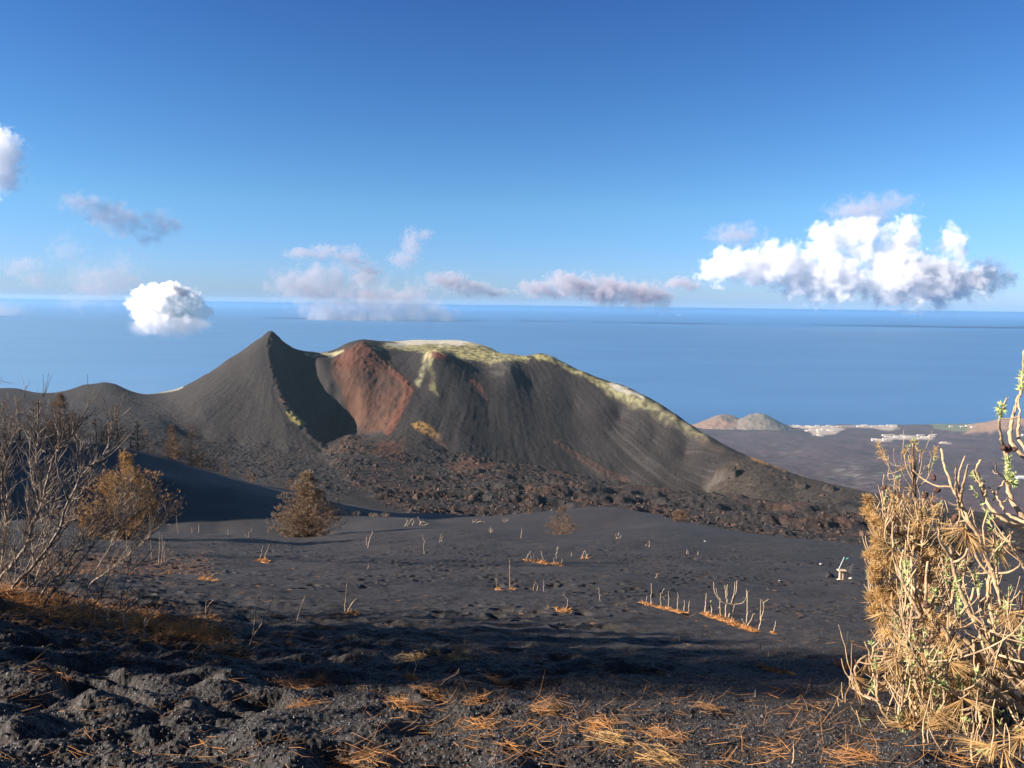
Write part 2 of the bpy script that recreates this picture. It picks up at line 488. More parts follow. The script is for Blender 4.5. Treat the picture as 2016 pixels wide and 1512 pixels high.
# lava field
P((690, 880, 800), (760, 890, 800), (840, 920, 760), (950, 940, 760), (1100, 965, 780), (1250, 985, 760), (1400, 1000, 720), (1550, 1015, 640), (1700, 1035, 580), (1850, 1050, 560), (2100, 1060, 560),
  (640, 915, 700), (700, 935, 620), (780, 955, 600), (900, 975, 590), (1050, 985, 600), (1200, 1005, 600), (1350, 1020, 580), (1500, 1040, 520), (1700, 1068, 460), (1900, 1080, 430), (2100, 1090, 430),
  (780, 1000, 440), (900, 1015, 430), (1050, 1020, 430), (1200, 1040, 420), (1350, 1060, 400), (1500, 1085, 370), (1700, 1110, 340), (2100, 1130, 330),
  (560, 900, 720), (480, 900, 680), (400, 900, 640), (560, 930, 560), (450, 930, 520), (350, 930, 450), (640, 960, 470), (560, 960, 440), (700, 985, 420), (400, 980, 340), (200, 950, 330), (0, 930, 330), (-400, 950, 330),
  (700, 1040, 290), (1000, 1060, 290), (400, 1040, 270), (0, 1000, 270), (1300, 1090, 290), (1700, 1140, 270), (2100, 1160, 260), (-400, 1000, 270))
us = np.linspace(-0.98, 0.98, int(1350 * RES))
Ys = np.concatenate([np.linspace(270, 820, int(360 * RES), endpoint=False), np.linspace(820, 1290, int(430 * RES), endpoint=False), np.linspace(1290, 2400, int(70 * RES))])
Q = surface(V, us, Ys, ky=0.5, step=3)
Q = blur(Q, 4)
U, YY = np.meshgrid(us, Ys)
X = U * YY
Z = Q * YY
px, py = proj(np.stack([X, YY, Z], -1))
# rock zones
wx = px + 9 * fbm(X / 22, YY / 22, 51, 4); wy = py + 6 * fbm(X / 22, YY / 22, 52, 4)
LAVA = [(640, 895), (665, 868), (690, 856), (740, 868), (800, 868), (880, 893), (1000, 918), (1150, 945), (1300, 972), (1400, 988), (1560, 1000), (1750, 1015), (2000, 1035), (2700, 1080), (2700, 1250), (1300, 1250), (820, 1250), (800, 1010), (740, 985), (690, 950)]
lava = polymask(wx, wy, LAVA, 9)
far = sstep(1130, 1180, YY)
# cones: gullies that run down from the summits
vx, vy = float(at(860, 698, 1060).x), 1060
th = np.arctan2(X - vx, vy - YY); rr = np.hypot(X - vx, YY - vy)
fx_, fy_ = float(at(960, 698, 1300).x), 1330
th = np.arctan2(X - fx_, fy_ - YY); rr = np.hypot(X - fx_, YY - fy_)
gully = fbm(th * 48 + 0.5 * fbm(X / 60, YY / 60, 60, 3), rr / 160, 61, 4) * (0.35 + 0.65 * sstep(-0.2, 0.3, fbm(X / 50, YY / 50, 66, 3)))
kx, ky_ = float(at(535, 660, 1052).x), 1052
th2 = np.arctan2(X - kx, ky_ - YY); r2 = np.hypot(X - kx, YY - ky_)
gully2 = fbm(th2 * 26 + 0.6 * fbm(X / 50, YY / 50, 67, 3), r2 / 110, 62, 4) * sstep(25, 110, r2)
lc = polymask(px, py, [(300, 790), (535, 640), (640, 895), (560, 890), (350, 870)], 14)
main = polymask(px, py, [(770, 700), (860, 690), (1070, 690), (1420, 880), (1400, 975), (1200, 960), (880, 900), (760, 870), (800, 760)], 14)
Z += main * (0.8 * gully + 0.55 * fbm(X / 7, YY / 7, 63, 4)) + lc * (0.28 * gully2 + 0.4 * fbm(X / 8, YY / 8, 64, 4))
Z += 2.2 * fbm(X / 90, YY / 90, 65, 4) * (1 - lava) * 0.8
# rough clinker
lw, lid = worley(X / 7 + 0.6 * fbm(X / 9, YY / 9, 1), YY / 7 + 0.6 * fbm(X / 9, YY / 9, 3), 71)
lw2, _ = worley(X / 3.4, YY / 3.4, 72)
Z += lava * (7.0 * ridged(X / 46, YY / 36, 73, 6) + 1.8 * (0.5 - lw) * (0.1 + lid) + 1.0 * (0.5 - lw2) + 2.2 * fbm(X / 6, YY / 6, 74, 5)) * (0.32 + 0.58 * sstep(-0.3, 0.3, fbm(X / 80, YY / 60, 75, 3)))
# flow fronts: low steps that run across the field
for (yy, hh, ww) in ((640, 6, 7), (735, 5.5, 7), (545, 5, 6)):
    f_ = yy + 42 * fbm(X / 130, X * 0 + yy, 81, 4) + 10 * fbm(X / 22, YY / 60, 82, 3)
    Z += lava * hh * (sstep(-ww, ww, YY - f_) - 0.55 * sstep(0, 150, YY - f_)) * sstep(-120, 20, X)
# rubble scatter on the foreland
scat = polymask(px, py, [(380, 880), (480, 855), (650, 880), (720, 960), (640, 985), (540, 950), (400, 920)], 20) + polymask(px, py, [(1370, 900), (1460, 895), (1750, 985), (1750, 1010), (1400, 985)], 14)
wl, wi = worley(X / 6, YY / 6, 91)
Z += scat * (1.5 * np.clip(0.42 - wl, 0, 1) * 2.4 * (wi > 0.55) + 0.8 * fbm(X / 12, YY / 12, 92, 4))
kn = polymask(px, py, [(60, 790), (200, 760), (340, 790), (350, 880), (60, 870)], 14)
Z += kn * (0.9 * np.clip(0.4 - wl, 0, 1) * 3 * (wi > 0.75) + 0.5 * fbm(X / 8, YY / 8, 94, 3))
# rocky cliffs: red wall, knife ridge, peak
redm = polymask(wx, wy, [(665, 702), (680, 686), (712, 676), (742, 690), (756, 716), (775, 728), (800, 757), (808, 766), (798, 792), (775, 830), (758, 852), (715, 850), (690, 838), (675, 790), (657, 740), (655, 715)], 6)
topred = polymask(wx, wy, [(660, 715), (675, 680), (715, 672), (760, 700), (765, 740), (735, 735), (700, 725), (670, 730)], 8)
Z += redm * (2.4 * ridged(X / 12, YY / 22, 101, 5)) + topred * (3.6 * ridged(X / 11, YY / 11, 102, 5))
ridge = linemask(px, py, [(535, 655, 1), (531, 690, .7), (534, 720, .6), (552, 772, .8), (568, 800, 1), (596, 838, .7), (640, 886, .5)], 10)
Z += ridge * 4.0 * ridged(X / 8, YY / 9, 103, 5) + linemask(px, py, [(535, 668, 1), (590, 693, 1), (625, 702, .7)], 8) * 3.5 * ridged(X / 9, YY / 9, 104, 5)
Z += linemask(px, py, [(522, 664, .6), (535, 660, 1), (548, 670, .6)], 7) * (0.6 + 3.0 * ridged(X / 6, YY / 6, 99, 5))
arris = linemask(px, py, [(760, 715, 1), (800, 757, 1), (808, 768, 1), (795, 795, 1), (765, 850, 1)], 7)
Z += arris * 2.0 * ridged(X / 9, YY / 9, 105, 4)
vent = linemask(px, py, [(845, 702, 1), (860, 699, 1.2), (880, 704, .8)], 7)
Z += vent * (3.0 * ridged(X / 7, YY / 7, 106, 4) + 1.0)
outc = linemask(px, py, [(1410, 942, .7), (1428, 934, 1.1), (1445, 935, 1)], 6)
Z += outc * (6 + 7 * ridged(X / 7, YY / 7, 107, 4))
outc2 = linemask(px, py, [(1570, 955, .6), (1585, 958, .8)], 5) + linemask(px, py, [(1625, 961, .7), (1640, 963, .8)], 5)
Z += np.clip(outc2, 0, 1) * (2 + 3 * ridged(X / 7, YY / 7, 108, 4))
blk = polymask(wx, wy, [(1640, 1000), (1670, 985), (1700, 992), (1705, 1012), (1650, 1015)], 6)
Z += blk * (3 + 5 * ridged(X / 9, YY / 9, 109, 4))
sp_ = linemask(px, py, [(1095, 870, .5), (1150, 905, .8), (1190, 930, 1), (1230, 948, 1.3)], 8) * main
Z += sp_ * 2.2 * ridged(X / 8, YY / 8, 110, 4)

# colours
c_ash = np.array([0.0335, 0.0292, 0.0292])
n1 = fbm(X / 60, YY / 60, 121, 4)
tint = np.ones(X.shape + (3,)) * c_ash
tint = tint * (1 + 0.25 * n1)[..., None]
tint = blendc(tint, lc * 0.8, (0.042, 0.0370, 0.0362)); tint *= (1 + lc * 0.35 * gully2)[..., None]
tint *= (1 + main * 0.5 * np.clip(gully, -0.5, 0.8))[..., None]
tint = blendc(tint, sstep(0.05, 0.5, fbm(th * 150, rr / 170, 131, 4) + 0.3 * fbm(X / 40, YY / 40, 132, 3)) * main * 0.55 * sstep(1000, 1200, px), (0.076, 0.070, 0.068))
fr = polymask(wx, wy, [(1388, 985), (1384, 950), (1410, 925), (1470, 900), (1760, 960), (1900, 1000), (1900, 1040), (1600, 1010)], 5)
tint = blendc(tint, fr * 0.8, (0.052, 0.042, 0.034)); tint *= (1 + fr * 0.5 * fbm(X / 9, YY / 9, 133, 4))[..., None]
fore = polymask(wx, wy, [(-800, 840), (350, 850), (480, 885), (640, 895), (720, 960), (820, 1005), (820, 1100), (-800, 1100)], 12)
tint = blendc(tint, fore * 0.7, (0.038, 0.035, 0.034))
tint = blendc(tint, kn * 0.7, (0.036, 0.033, 0.033))
rust = sstep(-0.05, 0.6, fbm(X / 55, YY / 40, 141, 4) + 0.25 * lid - 0.05)
lv = np.array([0.030, 0.027, 0.027]) * (1 - rust[..., None]) + np.array([0.060, 0.038, 0.030]) * rust[..., None]
lv = lv * (1 + 0.5 * fbm(X / 8, YY / 8, 142, 3))[..., None]
tint = tint * (1 - lava[..., None]) + lv * lava[..., None]
tint = blendc(tint, blk * 0.8, (0.030, 0.030, 0.034))
s_ = (1 + 0.35 * fbm(X / 10, YY / 14, 143, 4))
tint = blendc(tint, redm * 0.8 * np.clip(0.75 + 0.5 * fbm(X / 40, YY / 40, 144), 0, 1), (0.112, 0.054, 0.034))
tint = blendc(tint, topred * redm * 0.6, (0.09, 0.034, 0.022))
tint = blendc(tint, arris * 0.5 * polymask(px, py, [(740, 730), (830, 740), (830, 810), (740, 880), (720, 880)], 8), (0.20, 0.075, 0.045))
tint = blendc(tint, vent * 0.8, (0.17, 0.055, 0.045))
tint = blendc(tint, linemask(wx, wy, [(895, 722, .6), (925, 745, 1), (950, 770, .7), (965, 785, .4)], 5) * 0.6, (0.20, 0.085, 0.06))
tint = blendc(tint, polymask(wx, wy, [(735, 890), (750, 868), (790, 875), (800, 900), (760, 900)], 7) * 0.35, (0.17, 0.07, 0.045))
tint = blendc(tint, polymask(wx, wy, [(880, 925), (910, 912), (975, 922), (970, 940), (900, 942)], 6) * 0.3, (0.19, 0.09, 0.06))
tint = blendc(tint, sp_ * 0.5, (0.10, 0.06, 0.045))
sn = 0.25 + 0.75 * sstep(-0.45, 0.35, fbm(X / 7, YY / 10, 151, 5) + 0.5 * fbm(X / 30, YY / 30, 152, 3))
sul = (0.42, 0.385, 0.17); wht = (0.52, 0.50, 0.44)
crest = polymask(wx, wy, [(735, 684), (780, 672), (900, 665), (970, 680), (1000, 695), (1040, 700), (1040, 712), (985, 712), (960, 716), (920, 708), (880, 698), (850, 694), (790, 690)], 5)
tint = blendc(tint, crest * 0.75 * sn, sul)
tint = blendc(tint, polymask(wx, wy, [(760, 680), (800, 668), (900, 664), (960, 676), (900, 680), (840, 676), (800, 682)], 4) * 0.75, wht)
tint = blendc(tint, linemask(wx, wy, [(845, 700, 1), (835, 720, .8), (828, 745, .6), (822, 755, .6)], 8) * 0.7 * sn, (0.36, 0.34, 0.20))
tint = blendc(tint, linemask(wx, wy, [(845, 705, .6), (850, 740, .8), (855, 778, .6)], 6) * 0.6 * sn, (0.33, 0.31, 0.15))
tint = blendc(tint, linemask(wx, wy, [(1055, 702, 1), (1085, 704, 1), (1130, 728, .9), (1180, 755, .9), (1215, 775, 1.1)], 7) * 0.7 * sn, sul)
tint = blendc(tint, polymask(wx, wy, [(1180, 755), (1205, 758), (1240, 768), (1300, 797), (1360, 838), (1390, 862), (1370, 858), (1320, 835), (1260, 805), (1210, 782)], 11) * 0.7 * sn, (0.40, 0.38, 0.21))
tint = blendc(tint, linemask(wx, wy, [(1203, 757, .8), (1235, 768, .9), (1270, 785, .5)], 5) * 0.7, wht)
tint = blendc(tint, polymask(wx, wy, [(1300, 800), (1340, 822), (1400, 870), (1440, 890), (1400, 885), (1350, 850)], 6) * 0.3, (0.12, 0.09, 0.065))
tint = blendc(tint, linemask(px, wy, [(1470, 899, .5), (1500, 909, .9), (1545, 928, .5)], 4) * 0.8, (0.32, 0.19, 0.07))
tint = blendc(tint, polymask(wx, wy, [(960, 700), (1000, 700), (1010, 720), (1000, 750), (960, 735)], 16) * 0.35 * sn, (0.20, 0.19, 0.15))
tint = blendc(tint, polymask(wx, wy, [(812, 838), (828, 826), (845, 838), (865, 856), (855, 862), (830, 848)], 4) * (0.35 + 0.6 * sn) * sstep(-.5, .1, fbm(X / 4, YY / 6, 155, 4)), (0.42, 0.24, 0.065))
tint = blendc(tint, polymask(wx, wy, [(845, 845), (870, 862), (880, 880), (860, 878), (850, 862)], 5) * 0.4, (0.28, 0.17, 0.12))
tint = blendc(tint, linemask(wx, wy, [(570, 815, .5), (585, 828, 1), (597, 836, .7)], 6) * 0.7, (0.32, 0.27, 0.09))
tint = blendc(tint, linemask(wx, wy, [(552, 785, .5), (565, 800, 1)], 5) * 0.6, (0.14, 0.07, 0.05))
tint = blendc(tint, linemask(wx, wy, [(598, 697, .6), (620, 701, 1), (660, 697, .8), (672, 692, .5)], 4) * 0.75, (0.36, 0.33, 0.20))
tint = blendc(tint, linemask(px, py, [(290, 776, .4), (320, 770, 1), (350, 764, .9), (360, 762, .3)], 4) * 0.8, (0.34, 0.33, 0.26))
tint = blendc(tint, polymask(wx, wy, [(1385, 960), (1400, 945), (1425, 940), (1425, 948), (1400, 955), (1392, 975)], 3) * 0.4, (0.11, 0.10, 0.095))
tint = tint * s_[..., None] ** (0.4 + 0.6 * np.clip(redm + lava, 0, 1))[..., None]
tint = np.clip(tint, 0.008, 0.8)
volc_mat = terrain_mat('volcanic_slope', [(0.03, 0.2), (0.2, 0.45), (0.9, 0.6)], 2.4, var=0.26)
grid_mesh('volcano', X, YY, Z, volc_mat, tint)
VG = (us, Ys, Z)
def vz(px_, py_, near=300, farv=1290):
    """first point of the volcano sheet under a photograph pixel"""
    u, q = uq(px_, py_)
    j = int(np.clip(np.searchsorted(VG[0], float(u)), 1, len(VG[0]) - 2))
    qq = VG[2][:, j] / VG[1]
    i = np.where((VG[1] > near) & (VG[1] < farv) & (qq >= float(q)))[0]
    k = i[0] if len(i) else int(np.argmax(np.where(VG[1] > near, qq, -9)))
    return Vector((float(u) * VG[1][k], VG[1][k], VG[2][k, j]))

# ------------------------------------------------------------------ near ash slope
G = []
def PG(*a): G.extend(a)
rows = [  # Y, then py at px -500, 0, 300, 600, 1000, 1400, 1800, 2500
    (1.1, 2060, 2140, 2200, 2230, 2230, 2240, 2260, 2300),
    (1.8, 1740, 1780, 1810, 1830, 1840, 1850, 1870, 1900),
    (3.1, 1440, 1480, 1500, 1505, 1512, 1520, 1530, 1560),
    (5.0, 1290, 1320, 1355, 1370, 1380, 1390, 1400, 1420),
    (8.0, 1190, 1215, 1255, 1272, 1285, 1295, 1305, 1330),
    (11., 1130, 1160, 1200, 1225, 1240, 1250, 1262, 1290),
    (16., 1085, 1115, 1150, 1180, 1195, 1205, 1218, 1240),
    (26., 1055, 1085, 1115, 1135, 1150, 1160, 1172, 1190),
    (42., 1035, 1065, 1085, 1098, 1108, 1118, 1130, 1150),
    (62., 1020, 1048, 1062, 1074, 1075, 1085, 1100, 1120)]
for r_ in rows:
    for x_, y_ in zip((-500, 0, 300, 600, 1000, 1400, 1800, 2500), r_[1:]):
        PG((x_, y_, r_[0]))
# crest A
PG((-500, 1000, 80), (0, 1040, 80), (200, 1043, 84), (330, 1047, 86), (430, 1051, 86), (540, 1059, 84), (600, 1058, 86), (680, 1047, 90), (800, 1039, 93), (900, 1034, 95), (1000, 1042, 92), (1100, 1053, 88), (1200, 1042, 94), (1300, 1034, 100),
   (1400, 1040, 100), (1500, 1052, 98), (1600, 1063, 95), (1700, 1073, 92), (1850, 1085, 90), (2100, 1095, 88), (2500, 1110, 88))
# behind the crest, left hollow and the shaded hill
PG((-500, 1010, 100), (0, 1052, 96), (200, 1055, 98), (330, 1060, 99), (430, 1066, 100), (560, 1073, 100), (680, 1060, 104))
PG((0, 1010, 125), (200, 1030, 125), (330, 1045, 122), (430, 1050, 122), (560, 1052, 122), (680, 1040, 125))
PG((0, 935, 150), (200, 930, 152), (330, 938, 155), (450, 956, 158), (560, 978, 160), (690, 1000, 160), (780, 1015, 155), (-500, 950, 150))
PG((0, 915, 165), (200, 918, 168), (330, 932, 172), (450, 956, 176), (560, 980, 180), (690, 1003, 185))
PG((-500, 850, 195), (-200, 860, 195), (0, 866, 192), (100, 868, 192), (200, 872, 196), (260, 884, 200), (330, 900, 206), (400, 922, 214), (480, 945, 222), (560, 962, 228), (640, 982, 232), (720, 1001, 232), (780, 1013, 225))
# middle dunes
PG((800, 1048, 108), (900, 1046, 112), (1000, 1052, 108), (1100, 1062, 105), (1200, 1055, 115))
PG((740, 1030, 125), (800, 1022, 128), (822, 1018, 130), (850, 1028, 126), (900, 1034, 126), (960, 1034, 130), (1040, 1038, 124), (1120, 1040, 126))
PG((850, 1030, 142), (950, 1020, 148), (900, 1012, 165), (850, 1009, 175), (1000, 1013, 170), (1080, 1006, 165), (1150, 998, 162), (1220, 999, 158), (1290, 1010, 150), (1330, 1021, 142), (1420, 1041, 125), (720, 1015, 170))
# drop behind everything
for (x_, y_, d_) in ((-500, 850, 195), (0, 866, 192), (200, 872, 196), (330, 900, 206), (480, 945, 222), (640, 982, 232), (780, 1013, 225), (900, 1012, 175), (1080, 1006, 172), (1150, 998, 166), (1290, 1010, 154), (1420, 1041, 128), (1600, 1063, 98), (1850, 1085, 94), (2500, 1110, 92)):
    PG((x_, y_ + 30, d_ * 1.22), (x_, y_ + 95, d_ * 1.6))
us = np.linspace(-1.1, 1.0, int(1650 * RES))
Ys = np.concatenate([np.geomspace(1.0, 2.4, int(60 * RES), endpoint=False), np.geomspace(2.4, 13, int(760 * RES), endpoint=False), np.geomspace(13, 100, int(460 * RES), endpoint=False), np.geomspace(100, 330, int(150 * RES))])
Q = surface(G, us, Ys, ky=0.35, step=5)
Q = blur(Q, 10)
U, YY = np.meshgrid(us, Ys)
X = U * YY
Z = Q * YY
px, py = proj(np.stack([X, YY, Z], -1))
# soft undulation, lumps and footprints, grains
near = 1 - sstep(9, 22, YY)
trod = (1 - sstep(45, 80, YY))
Z += 0.10 * fbm(X / 3.2, YY / 3.2, 201, 3) * (1 - sstep(60, 110, YY)) * sstep(3, 9, YY)
Z += near * (0.19 * fbm(X / 0.95, YY / 0.62, 202, 3) + 0.06 * fbm(X / 0.28, YY / 0.24, 203, 4)) * np.clip(0.55 + (900 - px) / 2400, 0.30, 1.0)
tr = sstep(-0.02, 0.3, fbm(X / 6, YY / 6, 204, 3) + 0.05)
w1, i1 = worley(X / 0.55 + 0.3 * fbm(X / .4, YY / .4, 4, 2), YY / 0.60, 205)
Z -= trod * (0.12 + 0.88 * tr) * (i1 > 0.45) * 0.11 * (1 - sstep(0.10, 0.36, w1)) * np.where(YY < 12, 0.8, 1)
Z += trod * 0.022 * (i1 > 0.35) * np.exp(-((w1 - 0.42) / 0.09) ** 2) * (0.3 + tr)
w1, i1 = worley(X / 1.5, YY / 1.9, 207)
Z -= sstep(14, 30, YY) * (1 - sstep(75, 110, YY)) * (i1 > 0.82) * 0.12 * (1 - sstep(0.05, 0.28, w1))
Z += 0.035 * fbm(X / 0.8, YY / 0.8, 206, 3) * sstep(12, 25, YY) * (1 - sstep(60, 95, YY))
Z += 0.28 * fbm(X / 7, YY / 9, 216, 3) * sstep(14, 26, YY) * (1 - sstep(70, 100, YY))
Z += (0.030 * fbm(X / 0.33, YY / 0.33, 208, 3) * (0.3 + sstep(-.1, .3, fbm(X / 5, YY / 5, 209, 3)))) * sstep(8, 14, YY) * (1 - sstep(60, 90, YY))
w1, i1 = worley(X / 0.62 + 0.35 * fbm(X / .5, YY / .5, 5, 2), YY / 0.50 + 0.3 * fbm(X / .5, YY / .5, 6, 2), 241)
Z -= (1 - sstep(5.5, 9, YY)) * np.clip(0.25 + (1300 - px) / 1100, 0.15, 1) * (i1 > 0.3) * 0.10 * (1 - sstep(0.08, 0.45, w1))
k = Ys < 14
xx = X[k]; yy = YY[k]; f_ = 1 - sstep(6, 14, yy)
g1, _ = worley(xx / 0.030, yy / 0.030, 211); g2, _ = worley(xx / 0.012, yy / 0.012, 212)
Z[k] += f_ * (0.012 * (0.55 - g1) + 0.004 * (0.55 - g2) + 0.010 * fbm(xx / 0.08, yy / 0.08, 213, 3))
Z += 0.5 * fbm(X / 30, YY / 30, 214, 3) * sstep(110, 150, YY)
# tint
n1 = fbm(X / 2.0, YY / 2.0, 221, 4); n2 = fbm(X / 14, YY / 14, 222, 3)
tint = np.array([0.0218, 0.0188, 0.0175]) * (0.95 + 0.45 * n1 + 0.40 * n2)[..., None]
tint = blendc(tint, 1 - sstep(4.5, 13, YY), np.array([0.0208, 0.0180, 0.0166]))
wx = px + 26 * fbm(X / 1.1, YY / 1.1, 231, 3); wy = py + 14 * fbm(X / 1.1, YY / 1.1, 232, 3)
duff = polymask(wx, wy, [(-400, 1120), (0, 1150), (120, 1190), (300, 1225), (430, 1265), (330, 1262), (150, 1235), (0, 1215), (-400, 1200)], 16)
duff = np.maximum(duff, 0.8 * polymask(wx, wy, [(40, 1085), (300, 1085), (420, 1130), (330, 1145), (150, 1130), (0, 1150), (-300, 1120), (-300, 1060)], 14) * sstep(-0.2, 0.25, fbm(X / 1.4, YY / 1.0, 233, 3)))
tint = blendc(tint, duff * 0.6 * (0.6 + 0.5 * fbm(X / .3, YY / .3, 234, 2)), (0.11, 0.052, 0.026))
litter_zone = polymask(wx, wy, [(1480, 1160), (1760, 1180), (2200, 1200), (2200, 1700), (900, 1700), (1100, 1420), (1300, 1350)], 60) * 0.25
tint = blendc(tint, np.clip(litter_zone * sstep(-0.1, 0.4, fbm(X / .7, YY / .7, 235, 3)), 0, 1) * 0.5, (0.085, 0.055, 0.04))
tint = np.clip(tint, 0.01, 0.5)
ash_mat = terrain_mat('black_ash', [(2.5, 0.2), (14, 0.35), (60, 0.5)], 0.02, rough=0.75, spec=0.35, var=0.3, speck=(110, 0.93, (0.13, 0.13, 0.14)))
grid_mesh('ground', X, YY, Z, ash_mat, tint)
GG = (us, Ys, Z)
def gz(x, y):
    """height of the near ash sheet"""
    u = x / y
    i = np.clip(np.searchsorted(GG[1], y) - 1, 0, len(GG[1]) - 2); j = np.clip(np.searchsorted(GG[0], u) - 1, 0, len(GG[0]) - 2)
    fy = np.clip((y - GG[1][i]) / (GG[1][i + 1] - GG[1][i]), 0, 1); fx = np.clip((u - GG[0][j]) / (GG[0][j + 1] - GG[0][j]), 0, 1)
    z = GG[2]
    return (z[i, j] * (1 - fx) + z[i, j + 1] * fx) * (1 - fy) + (z[i + 1, j] * (1 - fx) + z[i + 1, j + 1] * fx) * fy
QS = blur(Z / YY, 6)
def ghit(px_, py_, near=2.0, farv=260):
    """point of the ash sheet seen at a photograph pixel"""
    u, q = uq(px_, py_)
    j = int(np.clip(np.searchsorted(GG[0], float(u)), 1, len(GG[0]) - 2))
    i = np.where((GG[1] > near) & (GG[1] < farv) & (QS[:, j] >= float(q)))[0]
    k = i[0] if len(i) else int(np.argmax(np.where((GG[1] > near) & (GG[1] < farv), QS[:, j], -9)))
    y = float(GG[1][k]); x = float(u) * y
    return Vector((x, y, float(gz(x, y))))

# ------------------------------------------------------------------ unseen hill, added out of frame on the left to shade the hollow
n = 60
gx, gy = np.meshgrid(np.linspace(-1, 1, n), np.linspace(-1, 1, n))
hX = -205 + gx * 90; hY = 128 + gy * 105
hZ = -75 + 121 * np.exp(-(gx ** 2 * 2.2 + gy ** 2 * 2.0)) + 3 * fbm(gx * 4, gy * 4, 7)
grid_mesh('hill', hX, hY, hZ, ash_mat, np.ones(hX.shape + (3,)) * 0.025)
# =================================================================== clouds (volumes beyond the haze) and air
def cloud(label, blobs, Y, dens, thick=0.8, edge=0.35, amp=0.9, nscale=None, detail=8, colr=(1, 1, 1), flat=None, aniso=0.0, group=None, step=0.0, rough=0.6, fa=1.3, nk=1.6):
    """blobs: (px, py, rx, ry[, dY]) in photograph pixels seen at distance Y; real ellipsoids joined into one hull"""
    if dens < 0.006: colr = (0.62, 0.61, 0.68)  # thin clouds get a darker grey albedo that stands in for their shade
    S_ = 1.35 if 'small bright' in label or 'under the small' in label else 4.6
    Y *= S_; dens /= S_
    if False: colr = (0.62, 0.61, 0.68)
    c0 = at(np.mean([b_[0] for b_ in blobs]), np.mean([b_[1] for b_ in blobs]), Y)
    k = Y / FP
    E = []
    for b_ in blobs:
        dy = b_[4] * k if len(b_) > 4 else 0
        p = at(b_[0], b_[1], Y + dy) - c0
        rx, rz = b_[2] * k, b_[3] * k
        E.append((p, (rx, max(rx, rz) * thick, rz)))
    bm = bmesh.new()
    for p, r in E:
        m_ = Matrix.Translation(p) @ Matrix.Diagonal((r[0] * 1.5, r[1] * 1.5, r[2] * 1.5, 1))
        bmesh.ops.create_icosphere(bm, subdivisions=3, radius=1.0, matrix=m_)
    me = bpy.data.meshes.new('cloud_hull'); bm.to_mesh(me); bm.free()
    o = bpy.data.objects.new('cloud', me); col.objects.link(o)
    rm = o.modifiers.new('r', 'REMESH'); rm.mode = 'VOXEL'
    rm.voxel_size = max(max(o.dimensions.x, o.dimensions.z, 1) / 60, 8)
    bpy.context.view_layer.update()
    ev = bpy.data.meshes.new_from_object(o.evaluated_get(bpy.context.evaluated_depsgraph_get()))
    ev.name = 'cloud'
    o.modifiers.clear(); o.data = ev; bpy.data.meshes.remove(me)
    o.location = c0
    m = N('cloud_vapour')
    P_ = m.obj()
    size = max(max(e[1][0], e[1][2]) for e in E)
    ns = nscale or nk / size
    wv = m.n('ShaderNodeVectorMath', operation='MULTIPLY_ADD')
    nz = m.noise(P_, ns * 0.9, 4, rough, out=1)
    sb = m.n('ShaderNodeVectorMath', operation='SUBTRACT'); m.l(nz, sb.inputs[0]); sb.inputs[1].default_value = (0.5, 0.5, 0.5)
    m.l(sb.outputs[0], wv.inputs[0]); wv.inputs[1].default_value = (size * amp,) * 3; m.l(P_, wv.inputs[2])
    f = None
    for p, r in E:
        s1 = m.n('ShaderNodeVectorMath', operation='SUBTRACT'); m.l(wv.outputs[0], s1.inputs[0]); s1.inputs[1].default_value = p
        s2 = m.n('ShaderNodeVectorMath', operation='DIVIDE'); m.l(s1.outputs[0], s2.inputs[0]); s2.inputs[1].default_value = r
        ln = m.n('ShaderNodeVectorMath', operation='LENGTH'); m.l(s2.outputs[0], ln.inputs[0])
        d = m.math('SUBTRACT', 1.0, ln.outputs['Value'])
        f = d if f is None else m.math('SMOOTH_MAX', f, d, 0.25)
    fine = m.noise(P_, ns * 2.2, detail, 0.7)
    f = m.math('ADD', f, m.math('MULTIPLY', m.math('SUBTRACT', fine, 0.49), amp * fa))
    if flat is not None:   # flat base
        sx = m.n('ShaderNodeSeparateXYZ'); m.l(P_, sx.inputs[0])
        zb = float((at(blobs[0][0], flat, Y) - c0).z)
        f = m.math('MINIMUM', f, m.math('DIVIDE', m.math('SUBTRACT', sx.outputs[2], zb), size * 0.5))
    dn = m.math('MULTIPLY', m.ramp(f, 0.0, edge), dens)
    v = m.n('ShaderNodeVolumePrincipled')
    v.inputs['Color'].default_value = (*colr, 1)
    v.inputs['Anisotropy'].default_value = aniso
    m.l(dn, v.inputs['Density'])
    m.l(v.outputs[0], m.out.inputs['Volume'])
    m.m.cycles.volume_step_rate = 1.0
    o.data.materials.clear(); o.data.materials.append(m.m)
    return tag(o, label, 'cloud', group)


cloud('small bright white cumulus cloud with a flat pale base left of the dark peak', [(335, 604, 54, 40), (296, 604, 36, 42), (376, 614, 36, 38), (325, 582, 40, 26), (340, 634, 66, 20)], 8600, 0.035, amp=0.62, edge=0.2, thick=0.9, fa=3.2, nk=2.0)
cloud('faint grey vapour under the small white cumulus cloud', [(335, 642, 88, 24), (290, 640, 44, 18), (385, 640, 40, 16)], 8300, 0.0050, amp=0.5, edge=0.7, thick=0.6)
cloud('large billowing white cumulus cloud on the right above the sea', [(1440, 522, 60, 34), (1520, 525, 76, 40), (1620, 548, 90, 50), (1690, 480, 58, 52), (1780, 545, 92, 62), (1870, 556, 66, 48), (1770, 480, 50, 45), (1880, 480, 26, 44), (1630, 470, 44, 40)], 9500, 0.010, amp=0.95, edge=0.42, thick=0.5, fa=3.2, nk=1.8)
cloud('thin torn grey veil rising from the top of the large right cloud', [(1700, 415, 60, 26), (1760, 400, 40, 18), (1450, 462, 46, 22)], 9900, 0.0022, amp=1.2, edge=0.5, thick=0.8, fa=4.3)
